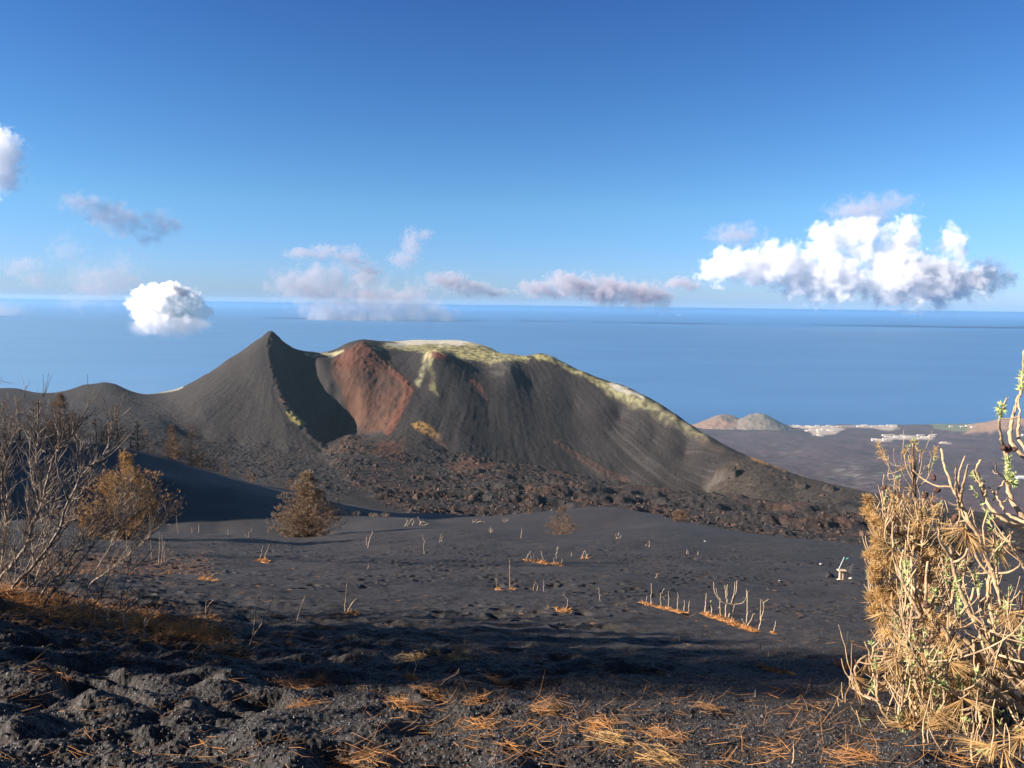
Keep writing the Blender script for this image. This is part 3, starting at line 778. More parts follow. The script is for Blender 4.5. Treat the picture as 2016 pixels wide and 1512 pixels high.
cloud('ragged grey wisp trailing off the right end of the large cloud', [(1940, 545, 42, 34), (1980, 548, 26, 14)], 9700, 0.0035, amp=1.2, edge=0.5, thick=0.8, fa=4.3)
cloud('low flat grey and white cloud between the centre and the large cloud', [(1060, 566, 40, 16), (1130, 562, 55, 24), (1200, 572, 56, 24), (1265, 580, 50, 24), (1300, 592, 18, 24), (1340, 560, 40, 12)], 9600, 0.0056, amp=1.0, edge=0.4, thick=0.8, fa=4.3)
cloud('small flat grey cloud strip behind the yellow summit', [(880, 552, 40, 18), (930, 566, 36, 14), (975, 576, 26, 9)], 9700, 0.0048, amp=1.0, edge=0.45, thick=0.8, fa=4.3)
cloud('wide translucent grey cloud hanging above the red crater wall', [(600, 562, 66, 36), (655, 612, 74, 40), (640, 552, 52, 44), (735, 600, 84, 54), (805, 606, 72, 52), (865, 630, 40, 24), (700, 640, 90, 22)], 9300, 0.0034, amp=1.0, edge=0.6, thick=0.6, fa=3.6)
cloud('torn grey cloud shred high above the centre', [(810, 480, 18, 26), (795, 510, 26, 16), (835, 462, 16, 10)], 9800, 0.0034, amp=1.3, edge=0.5, thick=1.0, fa=4.6)
cloud('thin broken grey cloud streak above the dark peak', [(600, 500, 34, 9), (640, 495, 30, 12), (690, 505, 28, 18), (720, 540, 30, 22)], 9800, 0.0034, amp=1.3, edge=0.5, thick=1.0, fa=4.6)
cloud('faint pinkish cloud veil on the upper left', [(160, 398, 44, 20), (215, 420, 60, 22), (250, 440, 46, 22), (320, 440, 36, 30), (300, 470, 30, 14)], 9600, 0.0022, amp=1.1, edge=0.7, thick=0.8, fa=3.8)
cloud('faint drifting grey mist column left of the small cumulus', [(190, 560, 56, 46), (240, 540, 44, 40), (150, 590, 40, 24), (130, 490, 30, 30)], 9600, 0.0016, amp=1.2, edge=0.8, thick=0.8, fa=3.8)
cloud('thin grey cloud shreds near the left edge', [(50, 520, 30, 12), (70, 550, 24, 16), (30, 530, 20, 12)], 9600, 0.0022, amp=1.3, edge=0.6, thick=1.0, fa=4.6)
cloud('tall bright cumulus cloud cut by the left edge of the picture', [(-30, 315, 60, 66), (6, 300, 38, 44), (6, 345, 36, 28)], 9000, 0.0075, amp=0.8, edge=0.4, thick=0.8, fa=3.6)
cloud('low pinkish mist bank above the sea at the left edge', [(0, 615, 60, 36), (-60, 610, 70, 50), (40, 640, 36, 14)], 9300, 0.0020, amp=0.9, edge=0.8, thick=0.7, fa=3.4)
cloud('faint pale mist patch just above the dark peak', [(500, 650, 50, 10), (575, 655, 34, 9)], 9300, 0.0014, amp=0.9, edge=0.8, thick=0.8, fa=3.4)

# ------------------------------------------------------------------ far bank of sea haze that melts the horizon
m = N('sea_haze')
P_ = m.obj(); sx = m.n('ShaderNodeSeparateXYZ'); m.l(P_, sx.inputs[0])
hgt = m.ramp(sx.outputs[2], -1100, 1500, 1.0, 0.0)
dn = m.math('MULTIPLY', m.math('POWER', hgt, 1.6), 0.0000095)
v = m.n('ShaderNodeVolumePrincipled'); v.inputs['Color'].default_value = (0.22, 0.52, 0.95, 1); m.l(dn, v.inputs['Density'])
m.l(v.outputs[0], m.out.inputs['Volume'])
bm = bmesh.new(); bmesh.ops.create_cube(bm, size=1.0)
for v_ in bm.verts: v_.co = Vector((v_.co.x * 150000, v_.co.y * 80000 + 73000, v_.co.z * 2760 + SEA + 1400))
me = bpy.data.meshes.new('sea_haze'); bm.to_mesh(me); bm.free(); me.materials.append(m.m)
o = bpy.data.objects.new('sea_haze', me); col.objects.link(o); o['kind'] = 'stuff'

# ------------------------------------------------------------------ haze over the land
m = N('haze_air')
v = m.n('ShaderNodeVolumePrincipled')
v.inputs['Color'].default_value = (0.52, 0.82, 1.0, 1)
v.inputs['Density'].default_value = 0.000028
v.inputs['Anisotropy'].default_value = 0.2
m.l(v.outputs[0], m.out.inputs['Volume'])
bm = bmesh.new()
bmesh.ops.create_cube(bm, size=1.0)
me = bpy.data.meshes.new('haze'); bm.to_mesh(me); bm.free(); me.materials.append(m.m)
haze = bpy.data.objects.new('haze', me); col.objects.link(haze)
HX, H0, H1 = 9000, -60, 8050
haze.scale = (2 * HX, H1 - H0, 6 - (SEA - 90))
haze.location = (0, (H0 + H1) / 2, (6 + SEA - 90) / 2)
haze['kind'] = 'stuff'
# =================================================================== vegetation
class Tubes:
    def __init__(s): s.v = []; s.f = []; s.n = 0
    def add(s, pts, rad, sides=5):
        P = np.asarray(pts, float); n = len(P)
        rad = np.asarray(rad, float) * np.ones(n)
        T = np.gradient(P, axis=0); T /= (np.linalg.norm(T, axis=1, keepdims=True) + 1e-9)
        ref = np.array([0.31, 0.92, 0.24]) if abs(T[:, 1]).mean() < 0.8 else np.array([1.0, 0.1, 0.2])
        A = np.cross(T, ref); A /= (np.linalg.norm(A, axis=1, keepdims=True) + 1e-9)
        B = np.cross(T, A)
        a = np.arange(sides) * 2 * math.pi / sides
        V = P[:, None] + rad[:, None, None] * (np.cos(a)[None, :, None] * A[:, None] + np.sin(a)[None, :, None] * B[:, None])
        s.v.append(V.reshape(-1, 3))
        i = np.arange(n * sides).reshape(n, sides); j = np.roll(i, -1, 1)
        s.f.append(np.stack([i[:-1], j[:-1], j[1:], i[1:]], -1).reshape(-1, 4) + s.n)
        s.n += n * sides
    def build(s, name, mat, parent=None):
        if not s.v: return None
        org = np.array(parent.location) if parent else 0
        return raw_mesh(name, np.concatenate(s.v) - org, np.concatenate(s.f), mat, smooth=True, parent=parent)

class Blades:
    """thin leaf or needle triangles"""
    def __init__(s): s.b = []; s.d = []; s.L = []; s.w = []
    def add(s, base, dirs, L, w):
        n = len(dirs)
        s.b.append(np.broadcast_to(base, (n, 3))); s.d.append(dirs); s.L.append(np.broadcast_to(L, (n,))); s.w.append(np.broadcast_to(w, (n,)))
    def build(s, name, mat, parent=None, rng=None, bend=0.0):
        if not s.b: return None
        rng = rng or np.random.default_rng(1)
        b = np.concatenate(s.b); d = np.concatenate(s.d); L = np.concatenate(s.L)[:, None]; w = np.concatenate(s.w)[:, None]
        d = d / (np.linalg.norm(d, axis=1, keepdims=True) + 1e-9)
        r = rng.normal(size=d.shape); sd = np.cross(d, r); sd /= (np.linalg.norm(sd, axis=1, keepdims=True) + 1e-9)
        up = np.cross(sd, d)
        if parent is not None: b = b - np.array(parent.location)
        if bend:
            k = bend * rng.normal(size=L.shape)
            m_ = b + d * L * 0.55 + up * L * k * 0.5; t = b + d * L * 0.95 + up * L * k * 1.6
            V = np.stack([b - sd * w * .5, b + sd * w * .5, m_ - sd * w * .5, m_ + sd * w * .5, t], 1).reshape(-1, 3)
            i = (np.arange(len(b)) * 5)[:, None]
            F = np.concatenate([i + [0, 1, 3], i + [0, 3, 2], i + [2, 3, 4]])
        else:
            V = np.stack([b - sd * w * .5, b + sd * w * .5, b + d * L], 1).reshape(-1, 3)
            F = np.arange(len(V)).reshape(-1, 3)
        return raw_mesh(name, V, F, mat, parent=parent)

def spline(pts, n):
    P = np.asarray(pts, float)
    if len(P) < 3:
        t = np.linspace(0, 1, n)[:, None]; return P[0] * (1 - t) + P[-1] * t
    d = np.concatenate([[0], np.cumsum(np.linalg.norm(np.diff(P, axis=0), axis=1))])
    m_ = np.gradient(P, d, axis=0)
    t = np.linspace(0, d[-1], n)
    k = np.clip(np.searchsorted(d, t, side='right') - 1, 0, len(P) - 2)
    h = (d[k + 1] - d[k])[:, None]; s = ((t - d[k])[:, None]) / h
    return ((2 * s ** 3 - 3 * s ** 2 + 1) * P[k] + (s ** 3 - 2 * s ** 2 + s) * h * m_[k] + (-2 * s ** 3 + 3 * s ** 2) * P[k + 1] + (s ** 3 - s ** 2) * h * m_[k + 1])

def unit(v): return v / (np.linalg.norm(v) + 1e-9)

def twig(rng, p, d, L, up, wig, n=7):
    """polyline that starts along d and bends towards the sky"""
    pts = [np.array(p, float)]; d = unit(np.array(d, float))
    for i in range(n - 1):
        d = unit(d + np.array([0, 0, up / n]) + rng.normal(size=3) * wig)
        pts.append(pts[-1] + d * L / (n - 1))
    return np.array(pts)

def tuft(rng, n, ax, spread):
    d = rng.normal(size=(n, 3)) * spread + np.asarray(ax)[None]
    return d

TAN = bark_mat('scorched_tan_bark', (0.50, 0.36, 0.21), (0.28, 0.195, 0.125), 14)
GREYB = bark_mat('weathered_grey_bark', (0.31, 0.25, 0.195), (0.14, 0.11, 0.09), 9)
DARKB = bark_mat('charred_bark', (0.17, 0.125, 0.095), (0.075, 0.058, 0.048), 6)
BRNB = bark_mat('dry_brown_bark', (0.24, 0.15, 0.09), (0.13, 0.085, 0.055), 5)
PALE = bark_mat('bleached_dead_wood', (0.40, 0.32, 0.23), (0.26, 0.195, 0.135), 12)
ORG = leaf_mat('dead_orange_needles', (0.54, 0.26, 0.09), (0.30, 0.165, 0.08), 2.5, 0.3)
GOLD = leaf_mat('dry_golden_needles', (0.55, 0.35, 0.14), (0.38, 0.24, 0.11), 7, 0.3)
BROWN = leaf_mat('dry_brown_needles', (0.36, 0.235, 0.115), (0.24, 0.155, 0.08), 1.5, 0.25)
GOLD2 = leaf_mat('dry_ochre_needles', (0.46, 0.29, 0.125), (0.30, 0.185, 0.085), 1.5, 0.25)
GREYN = leaf_mat('greyish_dry_needles', (0.32, 0.24, 0.16), (0.21, 0.155, 0.105), 1.5, 0.25)
REDN = leaf_mat('reddish_dry_needles', (0.22, 0.145, 0.10), (0.14, 0.09, 0.065), 0.6, 0.25)
GRN = leaf_mat('pale_green_sprouts', (0.50, 0.56, 0.25), (0.38, 0.46, 0.18), 8, 0.3)
CONE = bark_mat('pine_cone_scales', (0.13, 0.07, 0.05), (0.05, 0.03, 0.025), 40)

def pine_cone(parent, p, r, rng):
    """egg-shaped cone with scale rows"""
    bm = bmesh.new()
    bmesh.ops.create_uvsphere(bm, u_segments=10, v_segments=8, radius=1)
    ax = Vector(rng.normal(size=3) * 0.5 + np.array([0, 0, -0.6])).normalized()
    q = ax.to_track_quat('Z', 'Y').to_matrix()
    for i, v in enumerate(bm.verts):
        c = v.co.copy(); k = 1 + (0.16 if i % 2 else -0.10)
        v.co = q @ Vector((c.x * r * k * 0.72, c.y * r * k * 0.72, c.z * r * 1.25)) + Vector(p) - parent.location
    me = bpy.data.meshes.new('pine_cone'); bm.to_mesh(me); bm.free(); me.materials.append(CONE)
    o = bpy.data.objects.new('pine_cone', me); col.objects.link(o); o.parent = parent
    return o

def stems3(px_pts, Y0, Y1):
    n = len(px_pts)
    return np.array([at(x, y, Y0 + (Y1 - Y0) * i / (n - 1)) for i, (x, y) in enumerate(px_pts)])

# ------------------------------------------------------------------ big sprouting pine on the right, near
rng = np.random.default_rng(5)
RS = [  # tip first, base last; width in photo pixels; sprout chance
 ([(2016, 690), (2012, 753), (2009, 771), (1996, 814), (1989, 848), (1992, 872), (2005, 890), (2022, 903)], 8, .5),
 ([(2007, 779), (2007, 819), (2005, 859), (2020, 888)], 6, .3),
 ([(1984, 782), (1972, 811), (1967, 835), (1971, 861), (1975, 875), (1983, 885)], 6, .4),
 ([(1983, 885), (1983, 938), (1986, 965), (1992, 986), (2003, 1004), (2025, 1026)], 10, .5),
 ([(1959, 909), (1963, 928), (1976, 942), (1983, 950)], 3.5, .1), ([(2001, 930), (1982, 943), (1963, 967), (1955, 985)], 4, .8),
 ([(1931, 905), (1922, 920), (1926, 938), (1937, 957), (1942, 980)], 6, .2),
 ([(1917, 933), (1931, 959), (1942, 986), (1953, 1004), (1976, 1023), (2025, 1043)], 9, .4),
 ([(1946, 959), (1963, 980), (1976, 1004), (1992, 1017), (2025, 1032)], 6, .2),
 ([(1853, 883), (1860, 920), (1873, 954), (1894, 996), (1913, 1033), (1931, 1070), (1950, 1120), (1975, 1200), (2010, 1300)], 9, .2),
 ([(1882, 917), (1881, 949), (1884, 978), (1890, 1000)], 5, .1), ([(1906, 914), (1897, 951), (1892, 980), (1888, 1000)], 6, .1),
 ([(1975, 1049), (1963, 1076), (1955, 1100), (1945, 1160), (1960, 1240), (2000, 1330)], 8, .4),
 ([(1987, 1047), (1992, 1076), (2005, 1097), (2025, 1130)], 6, .4),
 ([(1790, 1090), (1802, 1137), (1816, 1194), (1845, 1229), (1876, 1263), (1902, 1300), (1945, 1346), (2002, 1389)], 13, .3),
 ([(1762, 1100), (1775, 1140), (1800, 1190), (1835, 1240), (1873, 1251), (1902, 1262), (1930, 1300), (1962, 1337), (2010, 1383)], 11, .3),
 ([(1870, 1075), (1880, 1130), (1896, 1174), (1916, 1217), (1939, 1251), (1973, 1314), (2016, 1360)], 12, .5),
 ([(1920, 1130), (1930, 1180), (1950, 1230), (1985, 1290), (2020, 1350)], 9, .5),
 ([(2013, 1240), (2008, 1290), (2010, 1340), (2016, 1380)], 8, .5),
 ([(1859, 1323), (1859, 1394), (1857, 1446), (1870, 1520)], 6, .3),
 ([(1802, 1297), (1830, 1331), (1873, 1360), (1916, 1380), (2016, 1390)], 8, .3),
 ([(1760, 1265), (1799, 1274), (1873, 1277), (1900, 1300), (1950, 1350)], 7, .2),
 ([(1702, 1263), (1716, 1294), (1727, 1317), (1726, 1360), (1735, 1395), (1760, 1430)], 6, .2), ([(1742, 1249), (1722, 1274), (1717, 1297)], 4, 0), ([(1765, 1251), (1745, 1286), (1729, 1314)], 4, 0),
 ([(1705, 1291), (1685, 1309), (1685, 1337), (1699, 1366), (1722, 1377), (1750, 1414), (1782, 1460), (1800, 1530)], 8, .3),
 ([(1680, 1326), (1679, 1349), (1693, 1366), (1716, 1377)], 4, 0),
 ([(1653, 1420), (1650, 1440), (1665, 1460), (1687, 1477), (1750, 1492), (1830, 1500), (1960, 1520)], 6, .1), ([(1664, 1417), (1662, 1440), (1676, 1463), (1700, 1480)], 5, 0),
 ([(1773, 1409), (1787, 1434), (1830, 1463), (1887, 1494), (1945, 1506), (2030, 1512)], 8, .4),
 ([(1779, 1337), (1776, 1389), (1767, 1423), (1768, 1480), (1790, 1530)], 6, .8),
 ([(1765, 1296), (1768, 1325), (1779, 1340)], 4, .5), ([(1822, 1335), (1816, 1366), (1790, 1380), (1776, 1392)], 5, .4),
 ([(1950, 1400), (1935, 1420), (1930, 1460), (1940, 1520)], 6, .5), ([(1990, 1395), (1960, 1430), (1950, 1470), (1960, 1530)], 6, .5), ([(1925, 1410), (1905, 1440), (1880, 1470), (1850, 1520)], 6, .4),
 ([(1830, 1420), (1822, 1450), (1830, 1490), (1850, 1530)], 6, .8), ([(2016, 1420), (1990, 1450), (1980, 1530)], 8, .5)]
root = at(2085, 1560, 4.5); root.z = float(gz(root.x, root.y))
SH = empty('pine', root, 'nearest scorched pine, curving tan branches with pale green sprouts filling the right edge', 'pine tree')
trunk = Tubes(); br = Tubes(); dead = Blades(); spr = Blades()
RV = np.array(root)
trunk.add(spline([RV - [0, 0, .3], RV + [-.03, .05, .35], RV + [-.05, .1, .8], RV + [0.02, .2, 1.4], RV + [.05, .3, 2.1], RV + [0.02, .3, 2.6]], 24), np.linspace(.085, .03, 24), 9)
PXM = 4.6 / FP
allst = []
for pts, wd, sp in RS:
    y1 = 4.6 + rng.uniform(-.1, .3); y0 = y1 + rng.uniform(-.6, .5)
    P3 = spline(stems3(pts, y0, y1), 4 * len(pts) + 4)
    P3[1:-1] += rng.normal(size=P3[1:-1].shape) * 0.003
    r1 = wd * PXM / 2
    br.add(P3, np.linspace(r1 * 0.55, r1 * 1.15, len(P3)) * (1 + 0.08 * rng.normal(size=len(P3))), 7)
    if pts[-1][0] > 1990:      # join to the trunk out of frame
        e = P3[-1]; zt = max(e[2] - 0.25, RV[2] + .1)
        br.add(spline([e, (e + RV * 1) * .5 + [0, 0, (e[2] - RV[2]) * .25 - .05], np.array([RV[0], RV[1] + .15, zt])], 8), np.linspace(r1 * 1.15, r1 * 1.6, 8), 7)
    allst.append((P3, r1, sp))
# filler limbs
for k in range(46):
    tx = rng.uniform(1735, 2030); ty = rng.uniform(1060, 1570)
    P0, r_, s_ = allst[int(rng.integers(14, len(allst)))]
    s0 = P0[int(rng.integers(len(P0) // 3, len(P0)))]
    T_ = np.array(at(tx, ty, s0[1] + rng.uniform(-.5, .9)))
    if np.linalg.norm(T_ - s0) > 1.0: T_ = s0 + unit(T_ - s0) * rng.uniform(.4, 1.0)
    if T_[2] < s0[2] - .2: T_[2] = s0[2] + rng.uniform(-.1, .3)
    mid_ = (s0 + T_) / 2 - [0, 0, .22 * np.linalg.norm(T_ - s0)]
    Q3 = spline([T_, T_ - [0, 0, .08], mid_, s0], 14)
    r1 = rng.uniform(.006, .012)
    br.add(Q3, np.linspace(r1 * .6, r1, 14), 6)
    allst.append((Q3, r1, .35))
for k in range(15):        # low limbs that sweep out of the bottom of the view
    yb = rng.uniform(3.5, 4.4)
    s0 = np.array(at(rng.uniform(1990, 2110), rng.uniform(1500, 1600), yb + .3))
    T_ = np.array(at(rng.uniform(1770, 2016), rng.uniform(1400, 1560), yb + rng.uniform(-.2, .2)))
    Q3 = spline([T_, T_ - [0, 0, .07], (s0 + T_) / 2 - [0, 0, .14 * np.linalg.norm(T_ - s0)], s0], 14)
    r1 = rng.uniform(.005, .010); br.add(Q3, np.linspace(r1 * .6, r1, 14), 6); allst.append((Q3, r1, .3))
for P3, r1, sp in list(allst):
    n = len(P3); Ln = np.linalg.norm(np.diff(P3, axis=0), axis=1).sum()
    low = P3[:, 2].mean() < at(1850, 1040, 4.6).z
    for q in range(int(Ln * (9.5 if low else 1.6)) + 1):
        i = int(rng.integers(1, n - 1)); p = P3[i]; t = unit(P3[max(i - 2, 0)] - P3[min(i + 2, n - 1)])
        d = unit(t * .5 + rng.normal(size=3) * .8)
        L = rng.uniform(.12, .42) if low else rng.uniform(.05, .14)
        w_ = twig(rng, p, d, L, 1.6, .14, 8)
        rr_ = r1 * rng.uniform(.35, .65)
        br.add(w_, np.linspace(rr_, rr_ * .6, 8), 5)
        u_ = rng.random()
        if low and u_ < .14:      # hanging bunch of dead needles
            e = w_[rng.integers(3, 8)]
            for h in range(rng.integers(2, 5)):
                ax = unit(rng.normal(size=3) + [-.3, -.2, -.9])
                dead.add(e + rng.normal(size=3) * .015, tuft(rng, int(rng.integers(14, 26)), ax, .30), rng.uniform(.10, .22), .0035)
        if u_ > 1 - sp * (.28 if low else .25):
            seg = w_[3:]
            for e in seg:
                spr.add(e, tuft(rng, 9, unit(w_[-1] - w_[0]) * .6, .55), rng.uniform(.03, .055), .011)
    if sp > .35 and not low or (low and rng.random() < sp * .5):     # sprouts hugging the stem
        a_ = int(rng.integers(0, max(n // 3, 1))); bnd = P3[a_:a_ + max(4, n // 5)]
        for e in bnd:
            for h in range(3):
                spr.add(e + rng.normal(size=3) * .008, tuft(rng, 8, (0, 0, .6), .7), rng.uniform(.022, .042), .011)
for k in range(15):       # orange drapes on the lower left half
    e = np.array(at(rng.uniform(1740, 2010), rng.uniform(1290, 1500), 4.6 + rng.uniform(-.3, .9)))
    for h in range(4):
        dead.add(e + rng.normal(size=3) * .03, tuft(rng, 22, unit(rng.normal(size=3) * .5 + [-.2, 0, -1]), .33), rng.uniform(.12, .24), .0035)
trunk.build('trunk', TAN, SH); br.build('branches', TAN, SH)
dead.build('dead_needles', GOLD, SH, rng, .12); spr.build('green_sprouts', GRN, SH, rng)
for (x, y) in ((1976, 882), (1984, 884), (1993, 884), (1989, 950), (1880, 1020), (1824, 1190), (1830, 1262), (1910, 1330)):
    pine_cone(SH, np.array(at(x, y, 4.7)), .024, rng)

# ------------------------------------------------------------------ second pine behind it, with the tall spire
rng = np.random.default_rng(11)
YB = 10.5
b0 = at(1815, 1235, YB); b0.z = float(gz(b0.x, b0.y)) - .05
S2 = empty('pine', b0, 'scorched pine with a tall spire and golden needle tufts behind the nearest right pine', 'pine tree')
trunk = Tubes(); br = Tubes(); dead = Blades(); spr = Blades(); gold = Blades()
top = np.array(at(1797, 880, YB)); bb = np.array(b0)
tr_ = spline([bb - [0, 0, .2], bb * .6 + top * .4 + [.05, 0, 0], bb * .3 + top * .7, top], 26)
trunk.add(tr_, np.linspace(.07, .014, 26), 8)
PB = YB / FP
def limb2(z0f, tx, ty, dy, r0, sub=9):
    s0 = tr_[int(z0f * 25)]
    T_ = np.array(at(tx, ty, YB + dy))
    mid_ = s0 * .45 + T_ * .55 - [0, 0, .20 * np.linalg.norm(T_ - s0)]
    Q3 = spline([s0, mid_, T_ - [0, 0, .12], T_ + [0, 0, .05]], 14)
    br.add(Q3, np.linspace(r0, r0 * .4, 14), 5)
    for k in range(sub):
        i = int(rng.integers(4, 14)); d = unit(rng.normal(size=3) * .7 + unit(Q3[min(i, 13)] - Q3[i - 2]) * .6)
        w_ = twig(rng, Q3[i], d, rng.uniform(.15, .5), 1.9, .15, 7)
        br.add(w_, np.linspace(r0 * .4, r0 * .25, 7), 4)
        u_ = rng.random()
        for e in w_[3::1]:
            if u_ < .26: gold.add(e, tuft(rng, 14, unit(w_[-1] - w_[0]) * .5, .6), rng.uniform(.06, .13), .0055)
            elif u_ > .94: spr.add(e, tuft(rng, 8, (0, 0, .6), .6), .05, .01)
for k in range(46):
    f = rng.uniform(.05, .70)
    hw = 112 * (1 - 0.35 * f)
    sx = rng.uniform(-1, 1)
    limb2(f, 1822 + sx * hw + rng.uniform(-8, 8), 1235 - f * 290 - rng.uniform(20, 70), rng.uniform(-.8, .9), .020, 13)
for (x, y) in ((1750, 925), (1762, 950), (1828, 925), (1775, 905), (1815, 900)):
    limb2(.80, x, y, rng.uniform(-.15, .15), .010, 3)
for (x, y) in ((1788, 884), (1805, 880), (1797, 872), (1812, 892), (1780, 895)):
    e = np.array(at(x, y, YB)); br.add(spline([tr_[21], (tr_[21] + e) / 2 + [.02 * (x - 1797) / 15, 0, -.02], e], 8), np.linspace(.012, .008, 8), 5)
    for h in range(3): gold.add(e + rng.normal(size=3) * .03, tuft(rng, 8, (0, 0, .5), .6), .07, .006)
    spr.add(e + [0, 0, .03], tuft(rng, 16, (0, 0, .8), .5), .05, .011)
# dense orange balls on the left flank
for (x, y, r_) in ((1712, 1010, .10), (1725, 1030, .11), (1716, 1092, .10), (1730, 1100, .12), (1722, 1120, .10), (1728, 1140, .11), (1735, 1165, .12), (1724, 1185, .13), (1745, 1190, .13), (1728, 1068, .08), (1710, 985, .09), (1722, 1205, .10), (1740, 1050, .08), (1765, 1105, .10), (1755, 1170, .12)):
    e = np.array(at(x, y, YB - rng.uniform(.1, .5)))
    br.add(spline([e, e * .5 + tr_[8] * .5 - [0, 0, .1], tr_[6]], 8), .007, 4)
    for h in range(16): gold.add(e + rng.normal(size=3) * r_ * .36, tuft(rng, 26, (-.1, 0, .5), .6), r_ * rng.uniform(.7, 1.2), .006)
trunk.build('trunk', BRNB, S2); br.build('branches', TAN, S2); gold.build('dead_needles', GOLD, S2, rng, .1); spr.build('green_sprouts', GRN, S2, rng)
for (x, y) in ((1740, 960), (1770, 975), (1783, 980), (1822, 975), (1838, 940), (1752, 990), (1810, 1000), (1845, 965)):
    pine_cone(S2, np.array(at(x, y, YB)), .045, rng)

# ------------------------------------------------------------------ bare saplings of the thicket on the left
def sapling(label, stems, Y, seed, wd, dens, tl=(.25, .7), fill=True):
    rng = np.random.default_rng(seed)
    bx, by = stems[0][-1]
    g = ghit(bx, by, 5, 25)
    root = Vector((float(at(bx, by, Y).x), Y, 0)); root.z = float(gz(root.x, root.y))
    T = empty('bare_pine', root, label, 'burnt sapling', 'bare saplings of the thicket on the left')
    tk = Tubes(); br = Tubes(); k = Y / FP; wd = wd * .58
    for si, pts in enumerate(stems):
        P3 = stems3(pts, Y + rng.uniform(-.9, .9), Y)
        if si == 0:
            P3 = np.vstack([P3, np.array(root) - [0, 0, .1]])
        P3 = spline(P3, 3 * len(P3) + 4)
        P3[1:-1] += rng.normal(size=P3[1:-1].shape) * .004
        r1 = wd * k / 2 * (1 if si == 0 else .7)
        tk.add(P3, np.linspace(r1 * .4, r1 * 1.1, len(P3)), 7)
        n = len(P3); Ln = np.linalg.norm(np.diff(P3, axis=0), axis=1).sum()
        for q in range(int(Ln * dens * 2.8)):
            f = rng.random() ** .8; i = int(f * (n - 2))
            t = unit(P3[max(i - 2, 0)] - P3[min(i + 2, n - 1)])
            d = unit(t * .9 + rng.normal(size=3) * [.6, .6, .4] + [.12, 0, .1])
            w_ = twig(rng, P3[i], d, rng.uniform(*tl) * (.6 + .5 * f), .9, .09, 7)
            rr_ = r1 * rng.uniform(.28, .5)
            br.add(w_, np.linspace(rr_, rr_ * .45, 7), 4)
            for z in range(rng.integers(1, 4)):
                j = int(rng.integers(2, 6))
                w2 = twig(rng, w_[j], unit(unit(w_[j] - w_[j - 1]) + rng.normal(size=3) * .65), rng.uniform(.12, .4), .8, .08, 5)
                br.add(w2, np.linspace(rr_ * .55, rr_ * .4, 5), 4)
    tk.build('trunk', GREYB, T); br.build('branches', GREYB, T)
    return T
sapling('bare grey burnt pine whose longest limb hooks up above the left thicket', [[(213, 839), (213, 879), (195, 903), (170, 927), (155, 949), (143, 973), (128, 1003), (120, 1034), (100, 1070), (60, 1120), (25, 1160)], [(157, 818), (149, 848), (122, 879), (111, 891), (116, 930), (135, 985)]], 10.2, 21, 11, 5.5)
sapling('bare grey burnt pine with a thick curved trunk beside the left edge', [[(116, 842), (114, 882), (105, 900), (97, 933), (88, 967), (79, 1000), (67, 1028), (58, 1058), (37, 1098), (6, 1131), (-6, 1155)], [(75, 787), (75, 836), (76, 860), (72, 897), (80, 950), (82, 985)]], 10.6, 22, 12, 5.5)
sapling('bare upright burnt pine cut by the left edge', [[(23, 888), (9, 937), (15, 967), (12, 994), (11, 1049), (6, 1095), (-2, 1150)], [(34, 790), (30, 850), (10, 900), (4, 960), (12, 1020)], [(-10, 780), (-5, 860), (-8, 960), (0, 1060)]], 10.9, 23, 10, 6)
sapling('bare burnt pine leaning far right in front of the golden pine', [[(262, 1010), (225, 1032), (183, 1049), (152, 1080), (122, 1122), (94, 1152), (80, 1180)], [(262, 940), (240, 985), (215, 1015), (190, 1045)]], 10.0, 24, 8, 6)
sapling('slimmer bare burnt pine leaning right below the long leaning one', [[(234, 1028), (189, 1067), (164, 1098), (134, 1134), (100, 1170), (88, 1192)], [(290, 1000), (240, 1035), (200, 1060)]], 9.4, 25, 7, 6)
sapling('bare sapling with many fine upright twigs in the middle of the thicket', [[(150, 870), (160, 920), (140, 980), (120, 1040), (85, 1100), (60, 1165)], [(190, 900), (165, 960), (145, 1010)], [(60, 850), (60, 920), (75, 990), (90, 1060)]], 11.6, 26, 8, 7)
sapling('low bare sapling among the needle litter in the thicket', [[(200, 1010), (165, 1050), (130, 1090), (90, 1130), (50, 1170)], [(120, 950), (100, 1010), (70, 1080), (45, 1140)]], 11.0, 27, 7, 6.5)
sapling('thin dark sapling on the right side of the thicket', [[(290, 1046), (259, 1089), (253, 1119), (240, 1171), (236, 1212)], [(312, 1060), (285, 1100), (256, 1125)]], 9.0, 28, 5, 4, (.12, .4))
sapling('bare sapling leaning right at the rear of the thicket beneath the golden pine', [[(330, 1020), (290, 1060), (250, 1095), (205, 1130), (175, 1160)], [(240, 960), (235, 1020), (215, 1080), (190, 1120)]], 12.5, 29, 6, 6, (.2, .55))
sapling('short bare stem slanting right from the brown litter, leftmost of the small ones', [[(158, 1153), (131, 1186), (122, 1200)]], 8.6, 30, 7, 3, (.1, .25))
sapling('short bent bare stem between two slanting stems at the foot of the thicket', [[(177, 1146), (167, 1183), (158, 1203)]], 8.6, 31, 5, 3, (.1, .25))
sapling('forked bare stem slanting right near the edge of the brown litter', [[(233, 1128), (213, 1153), (195, 1177), (184, 1199)], [(218, 1122), (206, 1150), (198, 1173)]], 8.5, 32, 6, 3, (.1, .25))
sapling('straight thin bare stem slanting right at the shadow edge', [[(246, 1168), (230, 1188), (214, 1208)]], 8.3, 33, 6, 2, (.1, .2))
sapling('stout little bare stem with a knotted top at the right foot of the thicket', [[(283, 1160), (276, 1175), (262, 1189), (245, 1212)]], 8.2, 34, 7, 3, (.1, .25))
sapling('wide forked bare stem standing alone just right of the thicket', [[(309, 1168), (304, 1200), (298, 1208), (285, 1224)], [(331, 1180), (312, 1196), (299, 1207)]], 7.9, 35, 6, 1.5, (.08, .18))

